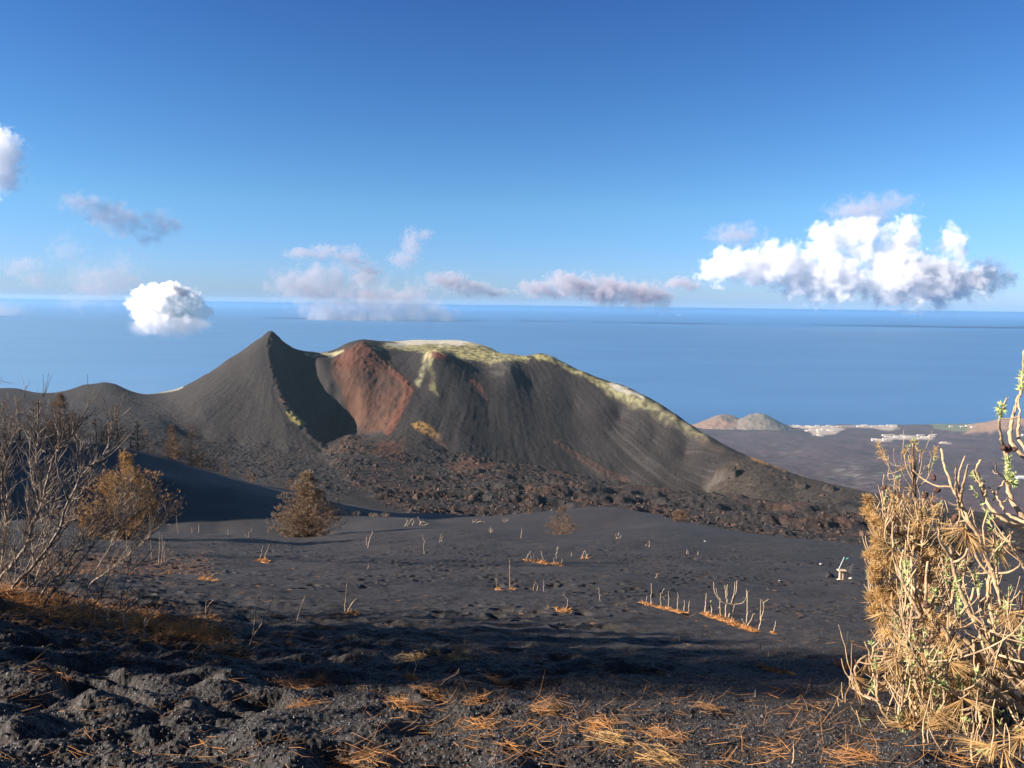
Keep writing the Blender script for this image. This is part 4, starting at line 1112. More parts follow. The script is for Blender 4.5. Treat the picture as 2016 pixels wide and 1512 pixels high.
# ------------------------------------------------------------------ dried conifers
def conifer(name, label, px_, pyb, pyt, Y, wpx, seed, mats, nbr, nt, group=None, shape=1.0, zfun=None, blw=(.20, .02), trunk_r=.012, low=.03, cat='pine tree', spires=0, z=None):
    rng = np.random.default_rng(seed)
    p = at(px_, pyb, Y)
    p.z = z if z is not None else float(gz(p.x, Y))
    H = (at(px_, pyt, Y).z - p.z); W = wpx * Y / FP
    T = empty(name, p, label, cat, group)
    b = np.array(p); tk = Tubes(); br = Tubes(); fo = Blades()
    n = 14
    tr = b + np.stack([rng.normal(size=n).cumsum() * .004 * H, rng.normal(size=n).cumsum() * .004 * H, np.linspace(-.03, 1, n) * H], 1)
    r0 = H * trunk_r
    tk.add(tr, np.linspace(r0, r0 * .2, n), 6)
    for s_ in range(spires):
        i = int(rng.integers(5, 9)); a = rng.uniform(0, 6.28)
        w_ = twig(rng, tr[i], (math.cos(a) * .8, math.sin(a) * .8, .7), H * rng.uniform(.3, .45), 3, .03, 8)
        tk.add(w_, np.linspace(r0 * .35, r0 * .1, 8), 5)
    for k in range(nbr):
        f = low + (1 - low) * rng.random() ** 1.5
        c = tr[0] + (tr[-1] - tr[0]) * f
        prof = (1 - f) ** 1.05 * shape * 1.12 + .05
        if f < .06: prof *= .85
        L = W * .66 * prof * rng.uniform(.6, 1.1); a = rng.uniform(0, 6.28)
        w_ = twig(rng, c, (math.cos(a), math.sin(a), rng.uniform(-.12, .3)), L, .75, .08, 6)
        br.add(w_, np.linspace(r0 * .30, r0 * .12, 6), 3)
        for z_ in range(nt):
            q = w_[int(rng.integers(2, 6))] + rng.normal(size=3) * W * .02
            d = unit(unit(w_[-1] - w_[0]) + rng.normal(size=3) * .5 + [0, 0, .35])
            e = q + d * rng.uniform(.01, .06) * W * .6
            if noise(np.array([q[0] / W * 5 + q[1] / W * 3]), np.array([q[2] / W * 5]), seed)[0] > -.12: fo.add(e, tuft(rng, 8, d * 1.1, .45), blw[0] * rng.uniform(.6, 1.3), blw[1] * .8)
    tk.build('trunk', mats[0], T); br.build('branches', mats[1], T); fo.build('crown', mats[2], T, rng)
    return T
conifer('pine', 'bushy golden-brown dried pine rising behind the bare thicket on the left', 248, 1050, 900, 62, 160, 41, (BRNB, BRNB, GOLD2), 520, 8, 'dried brown pines on the ash dunes', shape=1.15, blw=(.30, .045), spires=3)
conifer('pine', 'rounded grey-brown dried pine on the crest left of the centre', 606, 1056, 930, 84, 102, 42, (BRNB, BRNB, GREYN), 620, 8, 'dried brown pines on the ash dunes', shape=1.25, blw=(.30, .05), spires=2)
conifer('pine', 'small sparse dried pine behind the crest right of the centre', 1106, 1056, 1000, 100, 56, 43, (BRNB, BRNB, REDN), 150, 5, 'dried brown pines on the ash dunes', shape=1.2, blw=(.28, .045))
# burnt pines on the shaded hill
HP = [(40, 866, 785, 30, 120, 2, DARKB, 'bare burnt pine behind the thicket, second from the left edge'), (12, 866, 790, 34, 120, 3, DARKB, 'burnt pine with thin brown twigs at the left edge of the hill'), (72, 869, 788, 36, 130, 2, DARKB, 'tall dark burnt pine left of the broad reddish pine on the hill'),
      (118, 869, 777, 66, 330, 6, BRNB, 'broad reddish-brown pine, widest on the shaded hill'), (150, 869, 815, 24, 90, 3, DARKB, 'short burnt pine touching the broad reddish pine'), (191, 870, 812, 20, 80, 1, DARKB, 'thin bare burnt pine, left of a close pair on the hill'),
      (201, 872, 826, 14, 60, 1, DARKB, 'thin bare burnt pine, right of a close pair on the hill'), (212, 874, 838, 22, 70, 4, DARKB, 'small brown pine at the foot of the tall branching one'), (230, 875, 800, 42, 150, 3, DARKB, 'tall burnt pine with a feathery top on the hill crest'),
      (257, 880, 836, 10, 40, 0, DARKB, 'slim bare charred stem on the hill crest'), (272, 884, 828, 26, 130, 3, DARKB, 'feathery brown pine beside the slim charred stem'), (291, 888, 848, 18, 70, 1, DARKB, 'small thin burnt pine on the falling crest'),
      (303, 892, 866, 10, 40, 1, DARKB, 'very small bare burnt pine on the falling crest'), (341, 902, 838, 34, 220, 5, BRNB, 'leafy orange-brown pine low on the crest'), (376, 911, 836, 58, 170, 2, DARKB, 'wide-armed reddish burnt pine low on the crest'),
      (397, 917, 892, 38, 90, 4, BRNB, 'low reddish dry bush at the foot of the wide-armed pine'), (421, 925, 908, 16, 40, 3, BRNB, 'tiny dry bush on the crest right of the wide-armed pine'), (443, 931, 907, 14, 40, 3, BRNB, 'little dry conifer further down the crest'),
      (493, 949, 923, 16, 50, 3, BRNB, 'small dry conifer where the crest meets the grey plain'), (570, 962, 945, 30, 60, 3, BRNB, 'low dry reddish scrub just left of the rounded pine')]
for i, (x, yb, yt, w, nb, nt, mt, lab) in enumerate(HP):
    g = None
    u_, q_ = uq(x, 900)
    j = int(np.clip(np.searchsorted(GG[0], float(u_)), 1, len(GG[0]) - 2)); qq = QS[:, j]; sel = (GG[1] > 140) & (GG[1] < 260)
    kk = int(np.argmax(np.where(sel, qq, -9))); Yc = float(GG[1][kk]); zc = float(GG[2][kk, j])
    conifer('burnt_pine', lab, x, yb, yt, Yc, w, 60 + i, (mt, mt, REDN if nt > 1 else BROWN), nb, nt, 'burnt pines along the shaded hill crest', shape=1.5 if w < 50 else 1.2, blw=(.55, .06), trunk_r=.016, z=zc)
for i, (x, yb, yt, lab) in enumerate([(531, 918, 893, 'lone thin dry tree on the grey plain below the dark peak'), (1040, 1013, 955, 'tall dark burnt trunk at the edge of the lava, right of the centre'), (1338, 1028, 1008, 'small reddish dry bush at the edge of the lava')]):
    if i == 0: P_ = vz(x, yb)
    else: P_ = ghit(x, yb, 110, 230)
    conifer('burnt_pine', lab, x, yb, yt, P_.y, (14, 18, 24)[i], 90 + i, (BRNB if i == 2 else DARKB, BRNB, REDN), (50, 60, 110)[i], (2, 2, 4)[i], 'scattered burnt trees by the lava', shape=1.6, blw=(.5, .05), trunk_r=.012, z=P_.z)
for i, (x, yb, yt, lab) in enumerate([(252, 792, 770, 'left one of two distant dead trunks on the knoll slope'), (273, 796, 775, 'right one of two distant dead trunks on the knoll slope')]):
    P_ = vz(x, yb); t = Tubes(); H = (yb - yt) * P_.y / FP
    t.add(spline([np.array(P_) - [0, 0, 1], np.array(P_) + [.2, 0, H * .5], np.array(P_) + [0, 0, H]], 6), np.linspace(.45, .2, 6), 5)
    for k in range(5):
        r_ = np.random.default_rng(k + i); t.add(twig(r_, np.array(P_) + [0, 0, H * (.4 + .12 * k)], (r_.normal(), r_.normal(), .3), 1.6, .5, .1, 4), .1, 3)
    o = t.build('dead_tree', DARKB); tag(o, lab, 'dead trunk', 'distant dead trunks on the knoll')
P_ = vz(173, 762, 500); t = Tubes(); t.add([np.array(P_) - [0, 0, 2], np.array(P_) + [0, 0, 5], np.array(P_) + [0, 0, 22 * P_.y / FP + 3]], [.35, .3, .22], 6)
for z_ in (3, 6, 9): t.add([np.array(P_) + [-.5, 0, z_], np.array(P_) + [.5, 0, z_]], .12, 4)
o = t.build('mast', DARKB); tag(o, 'thin dark mast standing on the crest of the left knoll against the sea', 'mast')

# off-frame pines on the left that throw the foreground shadow
for i, (x, y, h, w, *fm) in enumerate([(-10.2, 4.0, 5.6, 4.4, .55), (-9.6, 5.0, 4.8, 3.6, .5), (-6.0, 5.4, 3.0, 2.6), (-7.4, 6.6, 3.6, 3.0), (-7.6, 7.9, 3.4, 2.8), (-10.5, 8.4, 4.6, 3.2), (-12.5, 6.8, 6.0, 4.0), (-29.0, 34.5, 13.0, 6.0), (-33.0, 36, 15.5, 6.0)]):
    z_ = float(gz(max(x, -1.09 * y), y))
    rngc = np.random.default_rng(300 + i)
    p = Vector((x, y, z_)); T = empty('pine', p, 'dense dried pine standing left of the picture', 'pine tree', 'pines left of the picture')
    b = np.array(p); tk = Tubes(); fo = Blades(); tk.add([b - [0, 0, .3], b + [0, 0, h * .5], b + [0, 0, h]], [.09, .06, .015], 7)
    br = Tubes()
    for k in range(260):
        f = rngc.random(); f = f if not fm else fm[0] + (1 - fm[0]) * f; c = b + [0, 0, h * (.08 + .9 * f)]; a = rngc.uniform(0, 6.28)
        w_ = twig(rngc, c, (math.cos(a), math.sin(a), .2), w * .5 * ((1 - f * .8) if not fm else .9 * math.sin(math.pi * (f - fm[0] + .08) / (1.1 - fm[0]))) * rngc.uniform(.6, 1.1), .9, .08, 6)
        br.add(w_, .008, 3)
        for e in w_[1:]: fo.add(e, tuft(rngc, 10, (0, 0, .4), .7), .18, .012)
    tk.build('trunk', GREYB, T); br.build('branches', GREYB, T); fo.build('crown', BROWN, T, rngc)
# =================================================================== small things
rng = np.random.default_rng(77)
# ------------------------------------------------------------------ dead stems standing in the ash
def stem_group(name, label, px_, pyb, stems, cat='dead stems', mat=PALE, wd=3.0, litter=None, group='dead stems standing in the ash', fixY=None):
    """stems: list of polylines in photo pixels, base first; they stand where the ash sheet is seen"""
    g = ghit(px_, pyb)
    T = empty(name, g, label, cat, group)
    seen = []
    for s_ in stems:
        bx, by = s_[0]
        if by < pyb - 15:         # a branch that leaves a stem above the ash
            near_ = [q_ for q_ in seen if abs(q_[0] - bx) < 16] or [(bx, g.y)]
            yb = min(near_, key=lambda q_: abs(q_[0] - bx))[1]; k = yb / FP
            P3 = spline([np.array(at(x, y, yb + .02 * i * rng.normal())) for i, (x, y) in enumerate(s_)], 3 * len(s_) + 3)
            t = Tubes(); r1 = max(wd * k * .30, .004); t.add(P3, np.linspace(r1 * 1.1, r1 * .55, len(P3)), 6); t.build('stem', mat, T)
            continue
        gb = ghit(bx, by)
        if abs(gb.y - g.y) > 0.12 * g.y: gb = Vector((float(at(bx, by, g.y).x), g.y, 0)); gb.z = float(gz(gb.x, gb.y))
        seen.append((bx, gb.y))
        k = gb.y / FP
        pts = [np.array(gb) - [0, 0, .04]]
        dy = rng.uniform(-.3, .3)
        for (x, y) in s_[1:]:
            h = (by - y) * k
            pts.append(np.array([gb.x + (x - bx) * k, gb.y + dy * h * .4, gb.z + h * 1.03]))
        P3 = spline(pts, 3 * len(pts) + 3); P3[2:-1] += rng.normal(size=P3[2:-1].shape) * k * .5
        t = Tubes(); r1 = max(wd * k * .33, .004)
        t.add(P3, np.linspace(r1 * 1.15, r1 * .55, len(P3)), 6)
        Ln = (by - s_[-1][1]) * k
        for q in range(int(rng.integers(0, 3))):
            i = int(rng.integers(len(P3) // 2, len(P3)))
            i = min(i, len(P3) - 1)
            t.add(twig(rng, P3[i], rng.normal(size=3) + [0, 0, .6], Ln * rng.uniform(.08, .2), .4, .1, 4), r1 * .45, 4)
        t.build('stem', mat, T)
    if litter:
        bl = Blades()
        (x0, y0), (x1, y1), hpx, nn = litter
        for q in range(nn):
            f = rng.random(); y = y0 + (y1 - y0) * f + rng.uniform(-1.5, 1.5); x = x0 + (x1 - x0) * f
            c = ghit(x, y); k = c.y / FP
            c = np.array(c) + [rng.normal() * .3 * hpx * k, rng.normal() * hpx * k, 0]
            c[2] = float(gz(c[0], c[1])) + abs(rng.normal()) * hpx * k * .22 * math.sin(math.pi * min(max(f, .12), .88))
            d = rng.normal(size=(9, 3)) * [1, .8, .28] + [.5, 0, -.02]
            bl.add(c, d, hpx * k * rng.uniform(1.1, 2.6), k * 1.5)
        bl.build('needle_mound', ORG, T, rng, .12)
    return T
SG = stem_group
SG('dead_sapling', 'pair of tall pale dead stems spreading in a V on the lower left', 492, 1268, [[(490, 1270), (500, 1238), (504, 1200), (517, 1156)], [(498, 1252), (515, 1228), (530, 1195), (543, 1165)]], wd=4.5)
SG('dead_sapling', 'slim pale dead stem leaning right at the edge of the big shadow', 583, 1227, [[(583, 1227), (590, 1203), (602, 1172)]], wd=2.6)
SG('dead_sapling', 'straight pale stem with a short side shoot and orange needles at its foot', 679, 1204, [[(679, 1204), (682, 1165), (688, 1124)], [(682, 1204), (692, 1190), (703, 1178)]], wd=3.6, litter=((680, 1206), (700, 1210), 5, 16))
SG('dead_sapling', 'two pale stems over a small orange needle mound below the rounded pine', 515, 1102, [[(512, 1102), (516, 1085), (518, 1072)], [(520, 1101), (526, 1086), (532, 1070)]], litter=((504, 1104), (527, 1107), 5, 24))
SG('dead_sapling', 'small arched stems over an orange needle patch right of the thicket', 405, 1142, [[(403, 1143), (402, 1128), (394, 1118)], [(412, 1143), (420, 1130), (432, 1127)]], wd=2, litter=((392, 1140), (424, 1144), 5, 34))
SG('dead_sapling', 'forked thin stem in shade right of the bare thicket', 404, 1216, [[(404, 1216), (406, 1185)], [(404, 1208), (412, 1190), (422, 1180)]], wd=2.2, litter=((385, 1216), (440, 1222), 5, 20))
SG('dead_sapling', 'row of tall thin dry stems under the right side of the golden pine', 315, 1112, [[(300, 1102), (298, 1080), (299, 1062)], [(312, 1110), (315, 1085), (316, 1048)], [(318, 1110), (322, 1080), (322, 1050)], [(324, 1105), (325, 1085), (328, 1062)]], wd=2.6)
SG('dead_sapling', 'thin upright stem in front of the shaded hollow, right of the golden pine', 351, 1050, [[(351, 1050), (350, 1030), (351, 1012)]], wd=2)
SG('dead_sapling', 'pair of short stems on the crest right of the golden pine', 385, 1050, [[(378, 1050), (378, 1036)], [(392, 1050), (391, 1034)]], wd=2)
SG('dead_sapling', 'single short peg on the crest midway between the two brown pines', 449, 1054, [[(449, 1054), (449, 1043)]], wd=2)
SG('dead_sapling', 'cluster of short leaning stems on the crest just left of the rounded pine', 492, 1058, [[(488, 1058), (492, 1045)], [(493, 1058), (496, 1038)], [(485, 1057), (481, 1049)]], wd=2)
SG('dead_sapling', 'pale leaning stem with a shorter one beside it, right of the rounded pine', 725, 1078, [[(724, 1078), (728, 1062), (734, 1046)], [(722, 1074), (722, 1055)]], wd=2.8)
SG('dead_sapling', 'upright thin stem topped by a reddish needle tuft below the crest', 835, 1091, [[(835, 1091), (834, 1075), (837, 1062)], [(834, 1064), (832, 1052)]], wd=2.2)
SG('dead_sapling', 'tiny pair of stems near the crest right of the tufted stem', 867, 1067, [[(865, 1067), (868, 1050)], [(868, 1067), (872, 1054)]], wd=1.6)
SG('dead_sapling', 'short straight peg at the rim of the narrow shadow', 725, 1121, [[(725, 1121), (725, 1108)]], wd=2.4)
SG('dead_sapling', 'short stem with a red-orange base left of the tall straight one', 979, 1160, [[(979, 1160), (976, 1136)]], wd=2, litter=((973, 1160), (985, 1161), 3.5, 10))
SG('dead_sapling', 'tall straight thin stem in the middle of the slope', 1004, 1160, [[(1005, 1160), (1003, 1130), (1002, 1102)]], wd=2.4, litter=((1000, 1160), (1011, 1161), 3.5, 10))
SG('dead_sapling', 'small arch of thin stems left of the orange curl', 1052, 1164, [[(1050, 1165), (1052, 1150), (1054, 1144)], [(1056, 1164), (1058, 1150), (1052, 1145)]], wd=1.7)
SG('dead_sapling', 'thin upright stem close to the small arch of stems', 1070, 1164, [[(1070, 1165), (1070, 1142)]], wd=1.8)
SG('dead_sapling', 'faint thin upright stem in the middle distance right of the orange curl', 1181, 1183, [[(1182, 1183), (1178, 1155)]], wd=1.8)
SG('dead_sapling', 'curled dead branch with an orange needle mound at its foot', 1104, 1205, [[(1108, 1202), (1117, 1190), (1116, 1176), (1104, 1169)]], wd=2.4, litter=((1094, 1204), (1120, 1206), 5, 34))
SG('dead_sapling', 'row of arched stems on a long low strip of orange needles below the small pine', 1070, 1108, [[(1036, 1104), (1040, 1092), (1046, 1083)], [(1047, 1105), (1045, 1092), (1041, 1086)], [(1052, 1106), (1051, 1090)], [(1076, 1110), (1068, 1098), (1064, 1084)], [(1096, 1110), (1095, 1090), (1096, 1078)], [(1104, 1111), (1106, 1100), (1098, 1096)], [(1092, 1110), (1090, 1099)]], wd=2.6, litter=((1033, 1104), (1107, 1113), 4, 70))
SG('dead_sapling', 'small A-shaped stems on the slope right of the orange strip', 1151, 1098, [[(1145, 1098), (1151, 1083)], [(1157, 1098), (1150, 1083)], [(1153, 1098), (1158, 1090)]], wd=2.2, litter=((1141, 1098), (1161, 1099), 2.5, 10))
SG('dead_sapling', 'tiny peg between the orange strip and the A-shaped stems', 1125, 1096, [[(1125, 1096), (1125, 1088)]], wd=2)
SG('dead_sapling', 'small upright stem on the dune left of the small dried pine', 1026, 1060, [[(1026, 1060), (1027, 1040)]], wd=2)
SG('dead_sapling', 'short V of pale stems on the dune right of the small dried pine', 1217, 1062, [[(1215, 1062), (1211, 1052)], [(1216, 1062), (1218, 1048)], [(1219, 1062), (1223, 1055)]], wd=2.6)
SG('dead_sapling', 'pair of tiny pegs on the bare dune right of the pale V', 1276, 1077, [[(1278, 1077), (1278, 1065)], [(1272, 1076), (1272, 1071)]], wd=2.2)
SG('dead_sapling', 'three tiny pegs in a row on the bare slope', 1360, 1092, [[(1352, 1090), (1352, 1081)], [(1355, 1091), (1354, 1083)], [(1374, 1093), (1374, 1084)]], wd=2)
SG('dead_sapling', 'little bent stem alone in the middle of the right slope', 1291, 1138, [[(1290, 1138), (1295, 1128)], [(1289, 1138), (1294, 1135)]], wd=2)
SG('dead_sapling', 'line of seven thin posts on a long strip of orange needles', 1305, 1196, [[(1272, 1188), (1273, 1175)], [(1281, 1191), (1282, 1170), (1281, 1147)], [(1302, 1193), (1300, 1172), (1307, 1158)], [(1316, 1197), (1316, 1180), (1315, 1162)], [(1333, 1201), (1334, 1185), (1333, 1167)], [(1347, 1203), (1347, 1181)], [(1355, 1204), (1356, 1180)], [(1308, 1180), (1306, 1175), (1312, 1172)]], wd=2.8, litter=((1260, 1189), (1352, 1210), 5, 90))
SG('dead_sapling', 'large candelabra of pale dead branches on a long orange needle mound', 1437, 1218, [[(1387, 1207), (1388, 1185), (1388, 1165)], [(1394, 1208), (1398, 1190), (1401, 1182)], [(1402, 1208), (1400, 1195), (1397, 1180)],
   [(1428, 1216), (1430, 1192), (1431, 1150)], [(1431, 1190), (1418, 1182), (1407, 1165), (1405, 1146)], [(1444, 1214), (1444, 1195), (1445, 1188)], [(1445, 1190), (1462, 1187), (1470, 1175), (1469, 1158)], [(1445, 1190), (1425, 1186), (1413, 1172), (1410, 1158)], [(1440, 1188), (1448, 1172), (1451, 1143)], [(1440, 1188), (1446, 1165), (1447, 1146)],
   [(1430, 1178), (1428, 1160), (1427, 1152)], [(1421, 1213), (1416, 1195), (1416, 1178)], [(1434, 1215), (1438, 1200), (1438, 1192)], [(1470, 1227), (1470, 1200), (1469, 1160)], [(1468, 1232), (1478, 1220), (1482, 1206)], [(1472, 1232), (1479, 1222), (1483, 1214)], [(1468, 1230), (1460, 1218)]], wd=4.2, litter=((1384, 1209), (1488, 1245), 6, 170))
SG('dead_sapling', 'pale stem with a crooked top just right of the candelabra', 1495, 1240, [[(1493, 1240), (1497, 1215), (1500, 1190), (1499, 1182), (1508, 1173)], [(1497, 1220), (1498, 1180)]], wd=3.4)
SG('dead_sapling', 'short stout stem at the end of the candelabra mound', 1523, 1246, [[(1521, 1246), (1525, 1236), (1527, 1223)]], wd=3, litter=((1515, 1246), (1526, 1248), 3, 12))
SG('dead_sapling', 'leaning thin post at the left end of the crossed stems', 1500, 1310, [[(1501, 1310), (1498, 1288), (1495, 1267)]], wd=3.2, litter=((1493, 1311), (1535, 1327), 5, 60))
SG('dead_sapling', 'short pale peg above the crossed stems', 1513, 1292, [[(1514, 1292), (1512, 1279)]], wd=3.2)
SG('dead_sapling', 'crossed pale stems on an orange needle patch on the right slope', 1547, 1322, [[(1546, 1322), (1546, 1290), (1551, 1262)], [(1524, 1314), (1540, 1296), (1570, 1278)], [(1528, 1318), (1535, 1302), (1543, 1282)], [(1549, 1322), (1554, 1305), (1558, 1290)], [(1547, 1310), (1556, 1294), (1562, 1284)]], wd=3.2, litter=((1536, 1324), (1566, 1328), 4, 40))
SG('dead_sapling', 'tall thin stem over a bright orange needle mound beside the near pine', 1660, 1308, [[(1658, 1308), (1663, 1280), (1665, 1237)]], wd=2.6, litter=((1647, 1308), (1702, 1326), 7, 110))
SG('dead_sapling', 'thin forked twig in the middle of the large foreground shadow', 815, 1340, [[(814, 1342), (818, 1312), (832, 1285), (845, 1252)], [(819, 1310), (815, 1285), (808, 1268)]], wd=2.2, litter=((790, 1330), (825, 1338), 7, 24))
SG('dead_sapling', 'low slanting twig right of the forked twig in the shadow', 860, 1350, [[(858, 1350), (880, 1336), (900, 1325), (907, 1312)]], wd=2)
SG('dead_sapling', 'small thin twig near the bottom right of the ash', 1560, 1500, [[(1558, 1506), (1562, 1480), (1560, 1462)]], wd=1.6)
SG('dead_sapling', 'tiny upright twig below the right end of the long shadow', 1486, 1372, [[(1486, 1372), (1486, 1356)]], wd=2)
SG('dead_sapling', 'little pale upright stub in the middle slope right of the curled branch', 1337, 1262, [[(1337, 1262), (1338, 1254)], [(1340, 1266), (1346, 1262)]], wd=2)
SG('dead_sapling', 'bleached sprawling dead branch at the left of the dune hollow', 800, 1034, [[(797, 1036), (802, 1028), (799, 1018)], [(802, 1036), (808, 1026), (812, 1022)], [(812, 1034), (815, 1026), (811, 1022)]], wd=2.8, group='bleached dead branches in the dune hollow')
SG('dead_sapling', 'bleached antler-shaped dead branch at the right of the dune hollow', 832, 1034, [[(826, 1033), (830, 1028), (842, 1030)], [(830, 1031), (825, 1024), (823, 1018)], [(826, 1034), (836, 1034), (844, 1030)]], wd=2.8, group='bleached dead branches in the dune hollow')
SG('dead_sapling', 'flat pale dead branches on the dune behind the hollow', 945, 1028, [[(930, 1029), (937, 1025), (940, 1023)], [(937, 1029), (947, 1026), (955, 1028)], [(932, 1028), (930, 1023)]], wd=2.2, group='bleached dead branches in the dune hollow')
SG('dead_sapling', 'small spiky pale bush on the dune right of the flat dead branches', 994, 1028, [[(994, 1028), (988, 1024)], [(994, 1028), (991, 1021)], [(994, 1028), (996, 1021)], [(995, 1028), (1001, 1023)]], wd=2, group='bleached dead branches in the dune hollow')
SG('dead_sapling', 'small spiky brown bush on the near dune below the flat dead branches', 966, 1048, [[(966, 1049), (962, 1042)], [(966, 1049), (965, 1037)], [(967, 1049), (969, 1040)], [(968, 1049), (972, 1044)]], wd=2.2, group='bleached dead branches in the dune hollow')
# low dry scrub row
for i, (x, y, w, lab) in enumerate([(700, 1016, 16, 'dry pale bush at the left end of the scrub row behind the rounded pine'), (716, 1014, 22, 'tallest dry pale bush in the scrub row behind the rounded pine'), (738, 1018, 20, 'dry pale bush in the middle of the scrub row'), (760, 1019, 18, 'dry pale bush at the right end of the scrub row')]):
    g = ghit(x, y, 100, 230); T = empty('dry_bush', g, lab, 'dry bush', 'dry scrub row behind the rounded pine'); k = g.y / FP; t = Tubes(); bl = Blades()
    for q in range(26):
        w_ = twig(rng, np.array(g) + [rng.normal() * w * .22 * k, rng.normal() * .4, 0], rng.normal(size=3) * [.8, .8, .2] + [0, 0, .7], k * rng.uniform(5, 10), .4, .12, 5)
        t.add(w_, .02, 3)
        for e in w_[2:]: bl.add(e, tuft(rng, 5, (0, 0, .4), .7), .18, .05)
    t.build('twigs', PALE, T); bl.build('leaves', GREYN, T, rng)

# ------------------------------------------------------------------ needle litter
near_clumps = [(570, 1352, 42, 'bright orange clump of dead needles, upper of a stacked pair in the left foreground'), (590, 1392, 40, 'bright orange clump of dead needles, lower of a stacked pair in the left foreground'), (628, 1346, 24, 'small loose needle clump right of the stacked pair'),
   (715, 1500, 62, 'large orange needle heap cut by the bottom edge of the picture'), (845, 1370, 34, 'tall orange needle clump in the centre foreground, just below the big shadow'), (795, 1388, 34, 'flat orange needle clump left of the tall centre one'), (935, 1382, 36, 'flat wide orange needle clump right of the tall centre one'), (945, 1432, 30, 'round orange needle clump in the centre foreground'),
   (1075, 1405, 26, 'crescent-shaped orange needle clump right of the centre'), (1175, 1432, 40, 'long bright orange needle swath pointing right, below the centre'), (1195, 1455, 34, 'brown-orange needle clump under the long bright swath'), (1085, 1390, 24, 'small bright needle clump above the crescent'), (1395, 1395, 24, 'lone orange needle clump on the right foreground ash'), (1310, 1450, 44, 'sprawling stringy needle clump in the right foreground'),
   (1300, 1495, 44, 'dark brown needle heap near the bottom edge right of the centre'), (1690, 1490, 40, 'orange needle mound at the foot of the near pine'), (1580, 1392, 22, 'thin streak of orange needles left of the near pine'), (900, 1300, 30, 'shaded needle clump inside the big shadow'), (820, 1300, 32, 'brown needle clump around the forked twig in the shadow'), (975, 1345, 26, 'dull needle clump at the lower edge of the big shadow'),
   (70, 1325, 26, 'sparse orange needle wisp in the far left foreground'), (130, 1345, 26, 'long flat orange needle wisp in the left foreground'), (240, 1300, 24, 'faint needle wisp above the left foreground lumps'), (455, 1290, 34, 'brown needle patch at the foot of the tall V-shaped stems'), (1180, 1315, 26, 'thin pale needle wisp at the right of the big shadow'), (1010, 1480, 26, 'stringy needle wisp near the bottom centre')]
def strands(bl, c, k, rpx, n, ax, spread=.6, lift=.5):
    for q in range(n):
        a = rng.normal() * spread + ax + (math.pi if rng.random() < .5 else 0)
        l_ = rng.normal() * rpx * k * .52; w_ = rng.normal() * rpx * k * .32
        p = np.array([c.x + l_ * math.cos(ax) - w_ * math.sin(ax), c.y + (l_ * math.sin(ax) + w_ * math.cos(ax)) * 1.3, 0])
        p[2] = float(gz(p[0], p[1])) + abs(rng.normal()) * .012 * lift + .005
        L_ = rng.uniform(.06, .17); p[:2] -= np.array([math.cos(a), math.sin(a)]) * L_ * .5
        bl.add(p, np.array([[math.cos(a), math.sin(a), rng.normal() * .10 + .01]]), L_, rng.uniform(.0022, .0034))
for (x, y, r_, lab) in near_clumps:
    g = ghit(x, y); T = bpy.data.objects.new('needle_clump', None); bl = Blades()
    k = g.y / FP; ax = rng.uniform(-.7, .5)
    full = 1 if 'wisp' not in lab and 'thin' not in lab else .28
    strands(bl, g, k, r_, int(r_ * 2.6 * full * min(g.y / 4.5, 2.0)), ax, .55, 1.2)
    bpy.data.objects.remove(T)
    o = bl.build('needle_clump', ORG if 'brown' not in lab and 'shaded' not in lab else GOLD, None, rng, .34)
    tag(o, lab, 'needle clump', 'needle clumps in the foreground')
# uncountable thin litter over the whole slope
bl = Blades(); n = 0
while n < 1250:
    x = rng.uniform(0, 2016); y = 1512 - 480 * rng.random() ** 1.3
    if y < 1075: continue
    dens = .2 + .6 * math.exp(-((x - 1150) / 420) ** 2 - ((y - 1430) / 90) ** 2) + .45 * (x > 1480) * (y > 1150) + .8 * (x < 420) * (y > 1085) * (y < 1250)
    if x < 700 and y > 1260: dens = .16
    if rng.random() > dens: continue
    if noise(np.array([x / 60.]), np.array([y / 22.]), 9)[0] < rng.uniform(-.35, .25): continue
    g = ghit(x, y); far_ = g.y
    m_ = int(rng.integers(1, 5)); a0 = rng.uniform(-1, 1)
    for q in range(m_):
        a = a0 + rng.normal() * .3
        p = np.array([g.x + rng.normal() * .04, g.y + rng.normal() * .05, 0]); p[2] = float(gz(p[0], p[1])) + .006 + .01 * rng.random()
        bl.add(p, np.array([[math.cos(a), math.sin(a), rng.normal() * .08]]), rng.uniform(.06, .18), max(.0022, far_ * .00026))
    n += 1
# brown duff under the thicket
for q in range(3000):
    f = rng.random(); x = -60 + 500 * f + rng.normal() * 20; y = 1165 + 95 * f + rng.normal() * (20 - 8 * f)
    if q % 3 == 0: x = rng.uniform(60, 420); y = rng.uniform(1082, 1135)
    g = ghit(x, y)
    p = np.array(g) + [0, 0, .01 + .03 * rng.random()]
    a = rng.uniform(0, 6.28, 3)
    bl.add(p, np.stack([np.cos(a), np.sin(a), rng.normal(size=3) * .25 + .1], 1), rng.uniform(.07, .17), .005)
o = bl.build('needle_litter', ORG, None, rng, .32)
tag(o, 'thin orange pine needle litter strewn over the black ash', 'needle litter', kind='stuff')

